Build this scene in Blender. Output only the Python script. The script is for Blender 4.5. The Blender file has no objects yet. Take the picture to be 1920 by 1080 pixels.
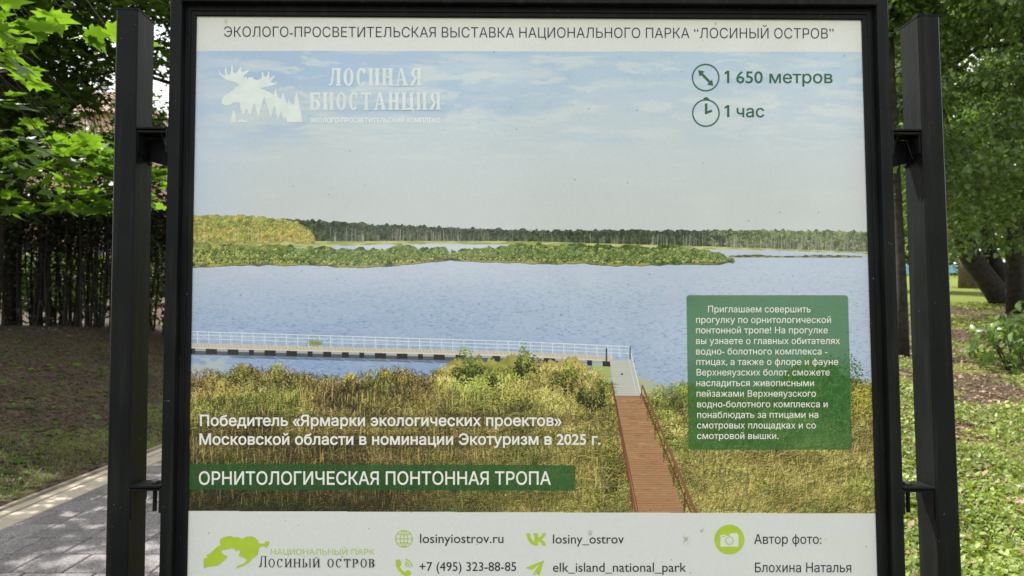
import bpy, bmesh, math, random
import numpy as np
from mathutils import Vector, Matrix
from mathutils.geometry import tessellate_polygon

SC = bpy.context.scene
COL = SC.collection
RNG = np.random.default_rng(7)
random.seed(7)
rad = math.radians

# ------------------------------------------------------------------ camera
FPX = 1300.0
POSTER_K = 1.22          # white paper: display value to reflectance
CAM = np.array([0.0, 0.0, 1.5])
YAW, PITCH, ROLL, LEAN, DIST = 0.00386, rad(1.76), 0.00156, 0.02085, 1.57


def cam_axes():
    cy, sy, cp, sp = math.cos(YAW), math.sin(YAW), math.cos(PITCH), math.sin(PITCH)
    fw = np.array([sy * cp, cy * cp, sp])
    rt = np.array([cy, -sy, 0.0])
    up = np.cross(rt, fw)
    c, s = math.cos(ROLL), math.sin(ROLL)
    return fw, rt * c + up * s, -rt * s + up * c


FW, RT, UP = cam_axes()


def project(P):
    d = np.asarray(P, float) - CAM
    z = d @ FW
    return 960 + FPX * (d @ RT) / z, 540 - FPX * (d @ UP) / z, z


cd = bpy.data.cameras.new('camera')
cam = bpy.data.objects.new('camera', cd)
COL.objects.link(cam)
SC.camera = cam
cd.sensor_width = 36.0
cd.lens = FPX / 1920 * 36
cd.clip_start = 0.05
cd.clip_end = 1500
cd.dof.use_dof = True
cd.dof.focus_distance = 1.57
cd.dof.aperture_fstop = 7.5
M = Matrix(((RT[0], UP[0], -FW[0]), (RT[1], UP[1], -FW[1]), (RT[2], UP[2], -FW[2]))).to_4x4()
M.translation = Vector(CAM)
cam.matrix_world = M

# ------------------------------------------------------------------ light
SUN_AZ, SUN_EL = rad(-50), rad(52)       # azimuth clockwise from +Y, the sun stands behind the board, to the left
SKY_STRENGTH = 0.13
SUN_STRENGTH = 5.0
world = bpy.data.worlds.new('World')
SC.world = world
world.use_nodes = True
wn = world.node_tree.nodes
wl = world.node_tree.links
wn.clear()
wo = wn.new('ShaderNodeOutputWorld')
bg = wn.new('ShaderNodeBackground')
bg.inputs['Strength'].default_value = SKY_STRENGTH
sky = wn.new('ShaderNodeTexSky')
sky.sky_type = 'NISHITA'
sky.sun_disc = False
sky.sun_elevation = SUN_EL
sky.sun_rotation = SUN_AZ
sky.dust_density = 2.5
sky.air_density = 1.2
wtc = wn.new('ShaderNodeTexCoord')
wno = wn.new('ShaderNodeTexNoise')
wno.inputs['Scale'].default_value = 2.2
wno.inputs['Detail'].default_value = 6
wra = wn.new('ShaderNodeValToRGB')
wra.color_ramp.elements[0].position = 0.30
wra.color_ramp.elements[0].color = (0.35, 0.35, 0.35, 1)
wra.color_ramp.elements[1].position = 0.58
wra.color_ramp.elements[1].color = (0.9, 0.9, 0.9, 1)
wmx = wn.new('ShaderNodeMixRGB')
wmx.inputs[2].default_value = (8.6, 8.5, 8.2, 1)       # bright thin cloud
wl.new(wtc.outputs['Generated'], wno.inputs['Vector'])
wl.new(wno.outputs['Fac'], wra.inputs['Fac'])
wl.new(wra.outputs['Color'], wmx.inputs[0])
wl.new(sky.outputs['Color'], wmx.inputs[1])
wl.new(wmx.outputs['Color'], bg.inputs['Color'])
wl.new(bg.outputs['Background'], wo.inputs['Surface'])

sd = bpy.data.lights.new('sun', 'SUN')
sd.energy = SUN_STRENGTH
sd.angle = rad(0.53)
sd.color = (1.0, 0.95, 0.86)
sun = bpy.data.objects.new('sun', sd)
COL.objects.link(sun)
to_sun = Vector((math.sin(SUN_AZ) * math.cos(SUN_EL), math.cos(SUN_AZ) * math.cos(SUN_EL), math.sin(SUN_EL)))
sun.rotation_euler = to_sun.to_track_quat('Z', 'Y').to_euler()
sun.location = (-10, 12, 25)

SC.view_settings.view_transform = 'Standard'
SC.view_settings.look = 'None'
SC.view_settings.exposure = 0.92
SC.view_settings.gamma = 1
SC.view_settings.use_curve_mapping = False
SC.cycles.max_bounces = 8
SC.cycles.transparent_max_bounces = 8
SC.cycles.use_denoising = True


# ------------------------------------------------------------------ helpers
def tag(o, label=None, cat=None, group=None, kind=None):
    if label: o['label'] = label
    if cat: o['category'] = cat
    if group: o['group'] = group
    if kind: o['kind'] = kind
    return o


def link(name, data, parent=None, loc=None):
    o = bpy.data.objects.new(name, data)
    COL.objects.link(o)
    if parent is not None: o.parent = parent
    if loc is not None: o.location = loc
    return o


def empty(name, loc=(0, 0, 0)):
    return link(name, None, None, loc)


def mesh_np(name, V, F, mat=None, smooth=False):
    """V (n,3), F (m,k) of one face size"""
    V = np.ascontiguousarray(V, np.float32)
    F = np.ascontiguousarray(F, np.int32)
    me = bpy.data.meshes.new(name)
    me.vertices.add(len(V))
    me.vertices.foreach_set('co', V.ravel())
    k = F.shape[1]
    me.loops.add(F.size)
    me.loops.foreach_set('vertex_index', F.ravel())
    me.polygons.add(len(F))
    me.polygons.foreach_set('loop_start', np.arange(0, F.size, k, dtype=np.int32))
    me.polygons.foreach_set('loop_total', np.full(len(F), k, np.int32))
    if smooth: me.polygons.foreach_set('use_smooth', np.ones(len(F), bool))
    me.update(calc_edges=True)
    if mat: me.materials.append(mat)
    return me


def mesh_py(name, V, F, mat=None, smooth=False):
    me = bpy.data.meshes.new(name)
    me.from_pydata([tuple(map(float, v)) for v in V], [], F)
    me.update()
    if mat: me.materials.append(mat)
    if smooth: me.shade_smooth()
    return me


def fixn(me):
    bm = bmesh.new()
    bm.from_mesh(me)
    bmesh.ops.recalc_face_normals(bm, faces=bm.faces)
    bm.to_mesh(me)
    bm.free()
    return me


class MB:
    def __init__(s): s.V, s.F = [], []

    def box(s, x0, x1, y0, y1, z0, z1, fn=None):
        n = len(s.V)
        for z in (z0, z1):
            for x, y in ((x0, y0), (x1, y0), (x1, y1), (x0, y1)):
                s.V.append(fn(x, y, z) if fn else (x, y, z))
        s.F += [tuple(n + i for i in f) for f in ((0, 3, 2, 1), (4, 5, 6, 7), (0, 1, 5, 4), (1, 2, 6, 5), (2, 3, 7, 6), (3, 0, 4, 7))]

    def prism(s, pts, a, b, fn):
        """pts 2D outline; fn(p, t) -> 3D for t in (a, b)"""
        n = len(s.V); k = len(pts)
        s.V += [fn(p, a) for p in pts] + [fn(p, b) for p in pts]
        s.F += [tuple(range(n, n + k))[::-1], tuple(range(n + k, n + 2 * k))]
        s.F += [(n + i, n + (i + 1) % k, n + k + (i + 1) % k, n + k + i) for i in range(k)]

    def tube(s, pts, rads, sides=7):
        pts = [Vector(p) for p in pts]
        n = len(s.V)
        for i, p in enumerate(pts):
            t = (pts[min(i + 1, len(pts) - 1)] - pts[max(i - 1, 0)]).normalized()
            a = t.cross(Vector((0.31, 0.87, 0.38))).normalized()
            b = t.cross(a)
            for k in range(sides):
                th = 2 * math.pi * k / sides
                s.V.append(tuple(p + (a * math.cos(th) + b * math.sin(th)) * rads[i]))
        for i in range(len(pts) - 1):
            for k in range(sides):
                k2 = (k + 1) % sides
                s.F.append((n + i * sides + k, n + i * sides + k2, n + (i + 1) * sides + k2, n + (i + 1) * sides + k))
        s.F.append(tuple(n + k for k in range(sides))[::-1])
        s.F.append(tuple(n + (len(pts) - 1) * sides + k for k in range(sides)))

    def build(s, name, mat, parent=None, smooth=False, loc=None, bevel=0):
        me = fixn(mesh_py(name, s.V, s.F, mat, smooth))
        o = link(name, me, parent, loc)
        if bevel:
            m = o.modifiers.new('bevel', 'BEVEL')
            m.width = bevel; m.segments = 2; m.limit_method = 'ANGLE'
        return o


def nodemat(name):
    m = bpy.data.materials.new(name)
    m.use_nodes = True
    nt = m.node_tree
    return m, nt.nodes, nt.links, nt.nodes['Principled BSDF']


def noise_mat(name, c0, c1, scale=6, rough=0.8, bump=0.0, detail=6, p0=0.35, p1=0.65, spec=0.5, bscale=None, c2=None):
    m, n, l, b = nodemat(name)
    tc = n.new('ShaderNodeTexCoord')
    no = n.new('ShaderNodeTexNoise')
    no.inputs['Scale'].default_value = scale
    no.inputs['Detail'].default_value = detail
    l.new(tc.outputs['Object'], no.inputs['Vector'])
    r = n.new('ShaderNodeValToRGB')
    r.color_ramp.elements[0].position = p0; r.color_ramp.elements[0].color = (*c0, 1)
    r.color_ramp.elements[1].position = p1; r.color_ramp.elements[1].color = (*c1, 1)
    if c2:
        e = r.color_ramp.elements.new(min(0.98, p1 + 0.12)); e.color = (*c2, 1)
    l.new(no.outputs['Fac'], r.inputs['Fac'])
    l.new(r.outputs['Color'], b.inputs['Base Color'])
    b.inputs['Roughness'].default_value = rough
    b.inputs['Specular IOR Level'].default_value = spec
    if bump:
        n2 = n.new('ShaderNodeTexNoise')
        n2.inputs['Scale'].default_value = bscale or scale * 4
        n2.inputs['Detail'].default_value = 5
        l.new(tc.outputs['Object'], n2.inputs['Vector'])
        bp = n.new('ShaderNodeBump')
        bp.inputs['Strength'].default_value = bump
        bp.inputs['Distance'].default_value = 0.01
        l.new(n2.outputs['Fac'], bp.inputs['Height'])
        l.new(bp.outputs['Normal'], b.inputs['Normal'])
    return m


def leaf_mat(name, cols, trans=0.5, rough=0.45, tcol=(1.25, 1.35, 0.45)):
    """foliage: random tint per leaf, light passes through"""
    m, n, l, b = nodemat(name)
    g = n.new('ShaderNodeNewGeometry')
    oi = n.new('ShaderNodeObjectInfo')
    ad = n.new('ShaderNodeMath'); ad.operation = 'ADD'
    fr = n.new('ShaderNodeMath'); fr.operation = 'FRACT'
    l.new(g.outputs['Random Per Island'], ad.inputs[0])
    l.new(oi.outputs['Random'], ad.inputs[1])
    l.new(ad.outputs[0], fr.inputs[0])
    r = n.new('ShaderNodeValToRGB')
    r.color_ramp.elements[0].color = (*cols[0], 1)
    r.color_ramp.elements[1].color = (*cols[-1], 1)
    for i, c in enumerate(cols[1:-1]):
        e = r.color_ramp.elements.new((i + 1) / (len(cols) - 1)); e.color = (*c, 1)
    l.new(fr.outputs[0], r.inputs['Fac'])
    tc = n.new('ShaderNodeTexCoord')
    no = n.new('ShaderNodeTexNoise'); no.inputs['Scale'].default_value = 1.1
    l.new(tc.outputs['Object'], no.inputs['Vector'])
    mr = n.new('ShaderNodeMapRange')
    mr.inputs['From Min'].default_value = 0.3; mr.inputs['From Max'].default_value = 0.7
    mr.inputs['To Min'].default_value = 0.7; mr.inputs['To Max'].default_value = 1.25
    l.new(no.outputs['Fac'], mr.inputs['Value'])
    vm = n.new('ShaderNodeVectorMath'); vm.operation = 'SCALE'
    l.new(r.outputs['Color'], vm.inputs[0]); l.new(mr.outputs['Result'], vm.inputs['Scale'])
    l.new(vm.outputs['Vector'], b.inputs['Base Color'])
    b.inputs['Roughness'].default_value = rough
    b.inputs['Specular IOR Level'].default_value = 0.45
    tr = n.new('ShaderNodeBsdfTranslucent')
    v2 = n.new('ShaderNodeVectorMath'); v2.operation = 'MULTIPLY'
    v2.inputs[1].default_value = tcol
    l.new(vm.outputs['Vector'], v2.inputs[0])
    l.new(v2.outputs['Vector'], tr.inputs['Color'])
    mx = n.new('ShaderNodeMixShader'); mx.inputs[0].default_value = trans
    l.new(b.outputs[0], mx.inputs[1]); l.new(tr.outputs[0], mx.inputs[2])
    l.new(mx.outputs[0], n['Material Output'].inputs['Surface'])
    return m


def plain(name, c, rough=0.5, spec=0.5, metal=0):
    """single colour with a faint mottling"""
    m = noise_mat(name, tuple(x * 0.94 for x in c), tuple(x * 1.05 for x in c), 30, rough, 0, 3, spec=spec)
    m.node_tree.nodes['Principled BSDF'].inputs['Metallic'].default_value = metal
    return m


# ------------------------------------------------------------------ terrain
def sstep(a, b, x):
    t = np.clip((x - a) / (b - a), 0, 1)
    return t * t * (3 - 2 * t)


def height(x, y):
    x = np.asarray(x, float); y = np.asarray(y, float)
    right = sstep(-1.2, 0.8, x)
    far = sstep(14, 24, y)
    rise = 0.082 * np.clip(y - 4.2, 0, 60)
    left = 0.20 * np.clip(-4.0 - x, 0, 5.2) * sstep(-2, 3, y) + 0.02
    z = rise * np.maximum(right, far * 0.85)
    z = np.maximum(z, left * (x < -3.78)) + np.where((x < -3.78), 0.02, 0)
    z += 0.03 * np.sin(x * 1.7 + y * 0.9) * np.sin(y * 1.3 - x * .6) * sstep(4.1, 5.5, np.where(x < 0, -x, x + 4.0))
    path = (x > -3.8) & (x < -0.95) & (y < 14.5)
    return np.where(path, -0.09, z)


xs = np.unique(np.concatenate([np.linspace(-90, -14, 30), np.linspace(-14, -4, 60), np.linspace(-3.9, -3.7, 5), np.linspace(-3.6, -1.05, 12),
                               np.linspace(-1.0, -0.9, 4), np.linspace(-0.8, 14, 90), np.linspace(14, 110, 40)]))
ys = np.unique(np.concatenate([np.linspace(-40, 0, 20), np.linspace(0, 14, 90), np.linspace(14.4, 14.6, 3), np.linspace(15, 40, 60), np.linspace(41, 220, 50)]))
GX, GY = np.meshgrid(xs, ys)
GZ = height(GX, GY)
nx, ny = len(xs), len(ys)
idx = np.arange(nx * ny).reshape(ny, nx)
F = np.stack([idx[:-1, :-1], idx[:-1, 1:], idx[1:, 1:], idx[1:, :-1]], -1).reshape(-1, 4)

gm, n, l, b = nodemat('park_ground')
tc = n.new('ShaderNodeTexCoord')
n1 = n.new('ShaderNodeTexNoise'); n1.inputs['Scale'].default_value = 0.7; n1.inputs['Detail'].default_value = 8
n2 = n.new('ShaderNodeTexNoise'); n2.inputs['Scale'].default_value = 14; n2.inputs['Detail'].default_value = 8
l.new(tc.outputs['Object'], n1.inputs['Vector']); l.new(tc.outputs['Object'], n2.inputs['Vector'])
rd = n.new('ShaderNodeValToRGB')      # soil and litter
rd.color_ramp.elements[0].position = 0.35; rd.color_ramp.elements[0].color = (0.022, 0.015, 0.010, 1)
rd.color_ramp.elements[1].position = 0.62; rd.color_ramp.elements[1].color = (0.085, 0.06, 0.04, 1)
rg = n.new('ShaderNodeValToRGB')      # short turf
rg.color_ramp.elements[0].position = 0.3; rg.color_ramp.elements[0].color = (0.07, 0.095, 0.014, 1)
rg.color_ramp.elements[1].position = 0.7; rg.color_ramp.elements[1].color = (0.19, 0.22, 0.04, 1)
l.new(n2.outputs['Fac'], rd.inputs['Fac']); l.new(n2.outputs['Fac'], rg.inputs['Fac'])
sx = n.new('ShaderNodeSeparateXYZ'); l.new(tc.outputs['Object'], sx.inputs[0])
# grass share: meadow far right, patchy elsewhere
my = n.new('ShaderNodeMapRange'); my.inputs['From Min'].default_value = 23; my.inputs['From Max'].default_value = 27
l.new(sx.outputs['Y'], my.inputs['Value'])
mp = n.new('ShaderNodeMapRange'); mp.inputs['From Min'].default_value = 0.48; mp.inputs['From Max'].default_value = 0.60
mp.inputs['To Max'].default_value = 0.8
l.new(n1.outputs['Fac'], mp.inputs['Value'])
mxm = n.new('ShaderNodeMath'); mxm.operation = 'MAXIMUM'
l.new(my.outputs['Result'], mxm.inputs[0]); l.new(mp.outputs['Result'], mxm.inputs[1])
mc = n.new('ShaderNodeMixRGB')
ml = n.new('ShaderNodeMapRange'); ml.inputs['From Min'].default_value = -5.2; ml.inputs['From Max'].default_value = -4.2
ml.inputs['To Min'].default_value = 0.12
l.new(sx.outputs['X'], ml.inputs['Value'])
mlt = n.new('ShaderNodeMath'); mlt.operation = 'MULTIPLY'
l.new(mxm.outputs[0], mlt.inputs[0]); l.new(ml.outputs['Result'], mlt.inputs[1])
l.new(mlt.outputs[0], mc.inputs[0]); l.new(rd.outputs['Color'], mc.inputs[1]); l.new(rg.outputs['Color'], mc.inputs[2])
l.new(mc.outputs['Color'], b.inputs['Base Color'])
b.inputs['Roughness'].default_value = 0.95
b.inputs['Specular IOR Level'].default_value = 0.2
bp = n.new('ShaderNodeBump'); bp.inputs['Strength'].default_value = 0.8; bp.inputs['Distance'].default_value = 0.03
l.new(n2.outputs['Fac'], bp.inputs['Height']); l.new(bp.outputs['Normal'], b.inputs['Normal'])
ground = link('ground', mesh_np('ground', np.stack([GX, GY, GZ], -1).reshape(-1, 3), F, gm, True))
tag(ground, 'park ground of dark soil, litter and short grass', kind='structure')

# ------------------------------------------------------------------ paved path
path = tag(empty('path', (-2.4, 6, 0)), 'grey paved park path with a pale stone border', kind='structure')
P0 = Vector((-2.4, 6, 0))


def paver_mat(name, c0, c1, speck):
    m, n, l, b = nodemat(name)
    tc = n.new('ShaderNodeTexCoord'); oi = n.new('ShaderNodeObjectInfo')
    vo = n.new('ShaderNodeTexVoronoi'); vo.inputs['Scale'].default_value = 120
    no = n.new('ShaderNodeTexNoise'); no.inputs['Scale'].default_value = 5; no.inputs['Detail'].default_value = 7
    va = n.new('ShaderNodeVectorMath'); va.operation = 'ADD'
    l.new(tc.outputs['Object'], va.inputs[0]); l.new(oi.outputs['Location'], va.inputs[1])
    l.new(va.outputs[0], vo.inputs['Vector']); l.new(va.outputs[0], no.inputs['Vector'])
    r = n.new('ShaderNodeValToRGB')
    r.color_ramp.elements[0].position = 0.1; r.color_ramp.elements[0].color = (*c0, 1)
    r.color_ramp.elements[1].position = 0.9; r.color_ramp.elements[1].color = (*c1, 1)
    sp = n.new('ShaderNodeSeparateColor'); l.new(vo.outputs['Color'], sp.inputs[0])
    mm = n.new('ShaderNodeMix'); mm.inputs[0].default_value = speck
    l.new(no.outputs['Fac'], mm.inputs['A']); l.new(sp.outputs[0], mm.inputs['B'])
    l.new(mm.outputs['Result'], r.inputs['Fac'])
    hs = n.new('ShaderNodeHueSaturation')
    mr = n.new('ShaderNodeMapRange'); mr.inputs['To Min'].default_value = 0.86; mr.inputs['To Max'].default_value = 1.12
    l.new(oi.outputs['Random'], mr.inputs['Value']); l.new(mr.outputs['Result'], hs.inputs['Value'])
    l.new(r.outputs['Color'], hs.inputs['Color']); l.new(hs.outputs['Color'], b.inputs['Base Color'])
    b.inputs['Roughness'].default_value = 0.8
    bp = n.new('ShaderNodeBump'); bp.inputs['Strength'].default_value = 0.4; bp.inputs['Distance'].default_value = 0.003
    l.new(vo.outputs['Distance'], bp.inputs['Height']); l.new(bp.outputs['Normal'], b.inputs['Normal'])
    return m


m_paver = paver_mat('grey_aggregate_paver', (0.042, 0.039, 0.043), (0.235, 0.215, 0.22), 0.62)
m_kerb = paver_mat('pale_border_stone', (0.30, 0.255, 0.195), (0.43, 0.375, 0.30), 0.3)
m_bed = noise_mat('joint_sand', (0.012, 0.011, 0.009), (0.03, 0.027, 0.02), 25, 0.95)
mb = MB(); mb.box(-3.74, -0.96, -4, 14.4, -0.085, -0.012)
link('path_bed', fixn(mesh_py('path_bed', [tuple(Vector(v) - P0) for v in mb.V], mb.F, m_bed)), path)
shared = {}


def slab(w, d, mat, x, y, z=0.0, name='paver', h=0.07):
    key = (round(w, 3), round(d, 3), mat.name)
    if key not in shared:
        t = MB(); g = 0.0055; c = 0.006
        w2, d2 = w / 2 - g, d / 2 - g
        t.V = [(-w2, -d2, -h), (w2, -d2, -h), (w2, d2, -h), (-w2, d2, -h), (-w2, -d2, -c), (w2, -d2, -c), (w2, d2, -c), (-w2, d2, -c),
               (-w2 + c, -d2 + c, 0), (w2 - c, -d2 + c, 0), (w2 - c, d2 - c, 0), (-w2 + c, d2 - c, 0)]
        t.F = [(0, 3, 2, 1), (8, 9, 10, 11)] + [(a + i, a + (i + 1) % 4, a + 4 + (i + 1) % 4, a + 4 + i) for a in (0, 4) for i in range(4)]
        shared[key] = fixn(mesh_py(name, t.V, t.F, mat))
    o = link(name, shared[key], path)
    o.location = (x - P0.x, y - P0.y, z + random.uniform(-0.0012, 0.0012))
    o.rotation_euler = (random.gauss(0, 0.003), random.gauss(0, 0.003), 0)


# blocks 0.3 deep in steps, courses shift so that the joints run as stairs
y = 1.6; row = 0
while y < 13.0 and row < 40:
    hgt = 0.30
    x = -3.445 + (0, -0.0, -0.0)[row % 3]
    first = [0.4, 0.2, 0.3, 0.1][row % 4]
    widths = [first]
    while sum(widths) < 2.35: widths.append(random.choice((0.3, 0.4, 0.3, 0.4, 0.2)))
    rest = 2.45 - sum(widths[:-1])
    widths[-1] = rest
    for w in widths:
        if w > 0.05: slab(round(w, 2), hgt, m_paver, x + w / 2, y + hgt / 2)
        x += w
    y += hgt; row += 1
for k in range(62):
    yy = 1.6 + k * 0.185
    slab(0.2, 0.185, m_kerb, -3.545, yy, 0.004, 'border_stone')
for k in range(31):
    yy = 1.6 + k * 0.37
    slab(0.085, 0.37, m_kerb, -3.69, yy, 0.012, 'kerb_stone')
mb = MB(); mb.box(-3.775, -3.735, -4, 14.4, -0.08, 0.03, lambda x, y, z: (x - P0.x, y - P0.y, z))
mb.build('kerb_edge', noise_mat('kerb_concrete', (0.16, 0.14, 0.11), (0.28, 0.25, 0.2), 8, 0.9), path)

# ------------------------------------------------------------------ board space
CA, SA = math.cos(LEAN), math.sin(LEAN)
PU = np.array([1.0, 0, 0]); PV = np.array([0, SA, CA]); PN = np.array([0, -CA, SA])
PO = np.array([0, DIST, 1.5])
BASE = np.array([0.0, DIST - 1.5 * SA, 0.0])


def S(u, v, w=0.0):
    """point of the board: across, up its face, out of its face; relative to the foot of the board"""
    return tuple(PO + PU * u + PV * v + PN * w - BASE)


def INV(px, py, w=0.0):
    """where a sight line meets the sheet lying w in front of the poster"""
    px = np.asarray(px, float); py = np.asarray(py, float)
    d = FW + RT * ((px - 960) / FPX)[..., None] - UP * ((py - 540) / FPX)[..., None]
    o = PO + PN * w
    t = ((o - CAM) @ PN) / (d @ PN)
    p = CAM + d * t[..., None] - o
    return p @ PU, p @ PV


def inv1(px, py, w=0.0):
    u, v = INV(px, py, w)
    return float(u), float(v)


board = tag(empty('information_board', tuple(BASE)),
            'large poster board in a black metal frame hung between two black square posts', 'information board')

# black painted steel
mt, n, l, b = nodemat('black_painted_steel')
tc = n.new('ShaderNodeTexCoord')
na = n.new('ShaderNodeTexNoise'); na.inputs['Scale'].default_value = 90; na.inputs['Detail'].default_value = 4
nb = n.new('ShaderNodeTexNoise'); nb.inputs['Scale'].default_value = 7; nb.inputs['Detail'].default_value = 8
nc = n.new('ShaderNodeTexNoise'); nc.inputs['Scale'].default_value = 130; nc.inputs['Detail'].default_value = 2
for q in (na, nb, nc): l.new(tc.outputs['Object'], q.inputs['Vector'])
r1 = n.new('ShaderNodeValToRGB')
r1.color_ramp.elements[0].position = 0.3; r1.color_ramp.elements[0].color = (0.006, 0.0075, 0.0078, 1)
r1.color_ramp.elements[1].position = 0.75; r1.color_ramp.elements[1].color = (0.012, 0.0145, 0.015, 1)
l.new(nb.outputs['Fac'], r1.inputs['Fac'])
r2 = n.new('ShaderNodeValToRGB')
r2.color_ramp.elements[0].position = 0.745; r2.color_ramp.elements[0].color = (0, 0, 0, 1)
r2.color_ramp.elements[1].position = 0.79; r2.color_ramp.elements[1].color = (1, 1, 1, 1)
l.new(nc.outputs['Fac'], r2.inputs['Fac'])
m1 = n.new('ShaderNodeMixRGB'); m1.inputs[2].default_value = (0.13, 0.13, 0.12, 1)
l.new(r2.outputs['Color'], m1.inputs[0]); l.new(r1.outputs['Color'], m1.inputs[1]); mpz = n.new('ShaderNodeMapping'); mpz.inputs['Scale'].default_value = (1, 1, .06)
nd = n.new('ShaderNodeTexNoise'); nd.inputs['Scale'].default_value = 55; nd.inputs['Detail'].default_value = 5
l.new(tc.outputs['Object'], mpz.inputs['Vector']); l.new(mpz.outputs['Vector'], nd.inputs['Vector'])
r4 = n.new('ShaderNodeMapRange'); r4.inputs['From Min'].default_value = 0.52; r4.inputs['From Max'].default_value = 0.78; r4.inputs['To Max'].default_value = 0.22
l.new(nd.outputs['Fac'], r4.inputs['Value'])
m2 = n.new('ShaderNodeMixRGB'); m2.inputs[2].default_value = (0.07, 0.068, 0.06, 1)      # dust and rain streaks
l.new(r4.outputs['Result'], m2.inputs[0]); l.new(m1.outputs['Color'], m2.inputs[1]); l.new(m2.outputs['Color'], b.inputs['Base Color'])
r3 = n.new('ShaderNodeMapRange'); r3.inputs['To Min'].default_value = 0.32; r3.inputs['To Max'].default_value = 0.55
l.new(nb.outputs['Fac'], r3.inputs['Value']); l.new(r3.outputs['Result'], b.inputs['Roughness'])
bp = n.new('ShaderNodeBump'); bp.inputs['Strength'].default_value = 0.25; bp.inputs['Distance'].default_value = 0.002
l.new(na.outputs['Fac'], bp.inputs['Height']); l.new(bp.outputs['Normal'], b.inputs['Normal'])
b.inputs['Specular IOR Level'].default_value = 0.13
M_STEEL = mt
M_BOLT = plain('worn_bolt_steel', (0.16, 0.16, 0.15), 0.35, metal=0.6)

# poster corners: left and right edges followed from the top down to a bottom edge just outside the picture
PY_BOT = 1138
TL = inv1(369.5, 31); TR = inv1(1614.5, 38); BL = inv1(350.3, PY_BOT); BR = inv1(1646.6, PY_BOT + 4)

PROFILE = [(0, -0.004), (0, .003), (.002, .005), (.0105, .005), (.0115, .008), (.0135, .008), (.0145, .005), (.023, .005), (.023, .003),
           (.026, .003), (.026, .020), (.028, .022), (.050, .022), (.052, .020), (.052, -.05), (0, -.05)]


def frame_member(name, A, B, outA, outB):
    """mitred bar from corner A to corner B; outA/outB are the outward diagonals at the ends"""
    mb = MB()
    k = len(PROFILE)
    for P, o in ((A, outA), (B, outB)):
        for a, w in PROFILE:
            mb.V.append(S(P[0] + o[0] * a, P[1] + o[1] * a, w))
    mb.F = [(i, (i + 1) % k, k + (i + 1) % k, k + i) for i in range(k)] + [tuple(range(k))[::-1], tuple(range(k, 2 * k))]
    return mb.build(name, M_STEEL, board)


frame_member('frame_stile', TL, BL, (-1, 1), (-1, -1))
frame_member('frame_stile', TR, BR, (1, 1), (1, -1))
frame_member('frame_rail', TL, TR, (-1, 1), (1, 1))
frame_member('frame_rail', BL, BR, (-1, -1), (1, -1))
mb = MB()
for p, t in (((TL, TR, BR, BL), 0),):
    mb.prism(p, -0.044, -0.02, lambda q, w: S(q[0], q[1], w))
mb.build('back_panel', M_STEEL, board)
# screws in the inner lip
for side in (0, 1):
    for py in (62, 392, 542, 870, 1040):
        A, B_ = (TL, BL) if side == 0 else (TR, BR)
        t = (py - 31) / (PY_BOT - 31)
        u = A[0] + (B_[0] - A[0]) * t + (-0.0185 if side == 0 else 0.0185)
        v = A[1] + (B_[1] - A[1]) * t
        mb = MB()
        mb.prism([(0.0035 * math.cos(a), 0.0035 * math.sin(a)) for a in np.linspace(0, 2 * math.pi, 9)[:-1]], 0.0052, 0.0068,
                 lambda q, w: S(u + q[0], v + q[1], w))
        mb.build('screw', M_STEEL, board)

# posts
PF, PB = 0.012, -0.066


def post(side):
    pts = ((217, 18), (258, 18), (196, 1080), (238.5, 1080)) if side < 0 else ((1721.5, 30), (1762, 30), (1761.5, 1080), (1805, 1080))
    q = [inv1(x, y, PF) for x, y in pts]
    vt = (q[0][1] + q[1][1]) / 2

    def ext(a, b_, v):
        t = (v - b_[1]) / (a[1] - b_[1])
        return b_[0] + (a[0] - b_[0]) * t
    v0 = -1.55
    L0, R0, L1, R1 = ext(q[0], q[2], v0), ext(q[1], q[3], v0), q[0][0], q[1][0]
    c = 0.004

    def ring(Lx, Rx):
        return [(Lx + c, PF), (Rx - c, PF), (Rx, PF - c), (Rx, PB + c), (Rx - c, PB), (Lx + c, PB), (Lx, PB + c), (Lx, PF - c)]
    mb = MB()
    mb.V = [S(x, v0, w) for x, w in ring(L0, R0)] + [S(x, vt, w) for x, w in ring(L1, R1)]
    mb.F = [(i, (i + 1) % 8, 8 + (i + 1) % 8, 8 + i) for i in range(8)] + [tuple(range(8)), tuple(range(8, 16))]
    p = mb.build('post', M_STEEL, board)
    mb = MB()
    mb.prism([(L1 - .001, PF + .001), (R1 + .001, PF + .001), (R1 + .001, PB - .001), (L1 - .001, PB - .001)], vt + 0.0005, vt + 0.0035, lambda a, v: S(a[0], v, a[1]))
    mb.build('post_cap', M_STEEL, p)
    return lambda v: (ext(q[0], q[2], v), ext(q[1], q[3], v))


def stile_x(side, v):
    A, B_ = (TL, BL) if side < 0 else (TR, BR)
    t = (A[1] - v) / (A[1] - B_[1])
    return A[0] + (B_[0] - A[0]) * t + side * 0.052


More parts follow.
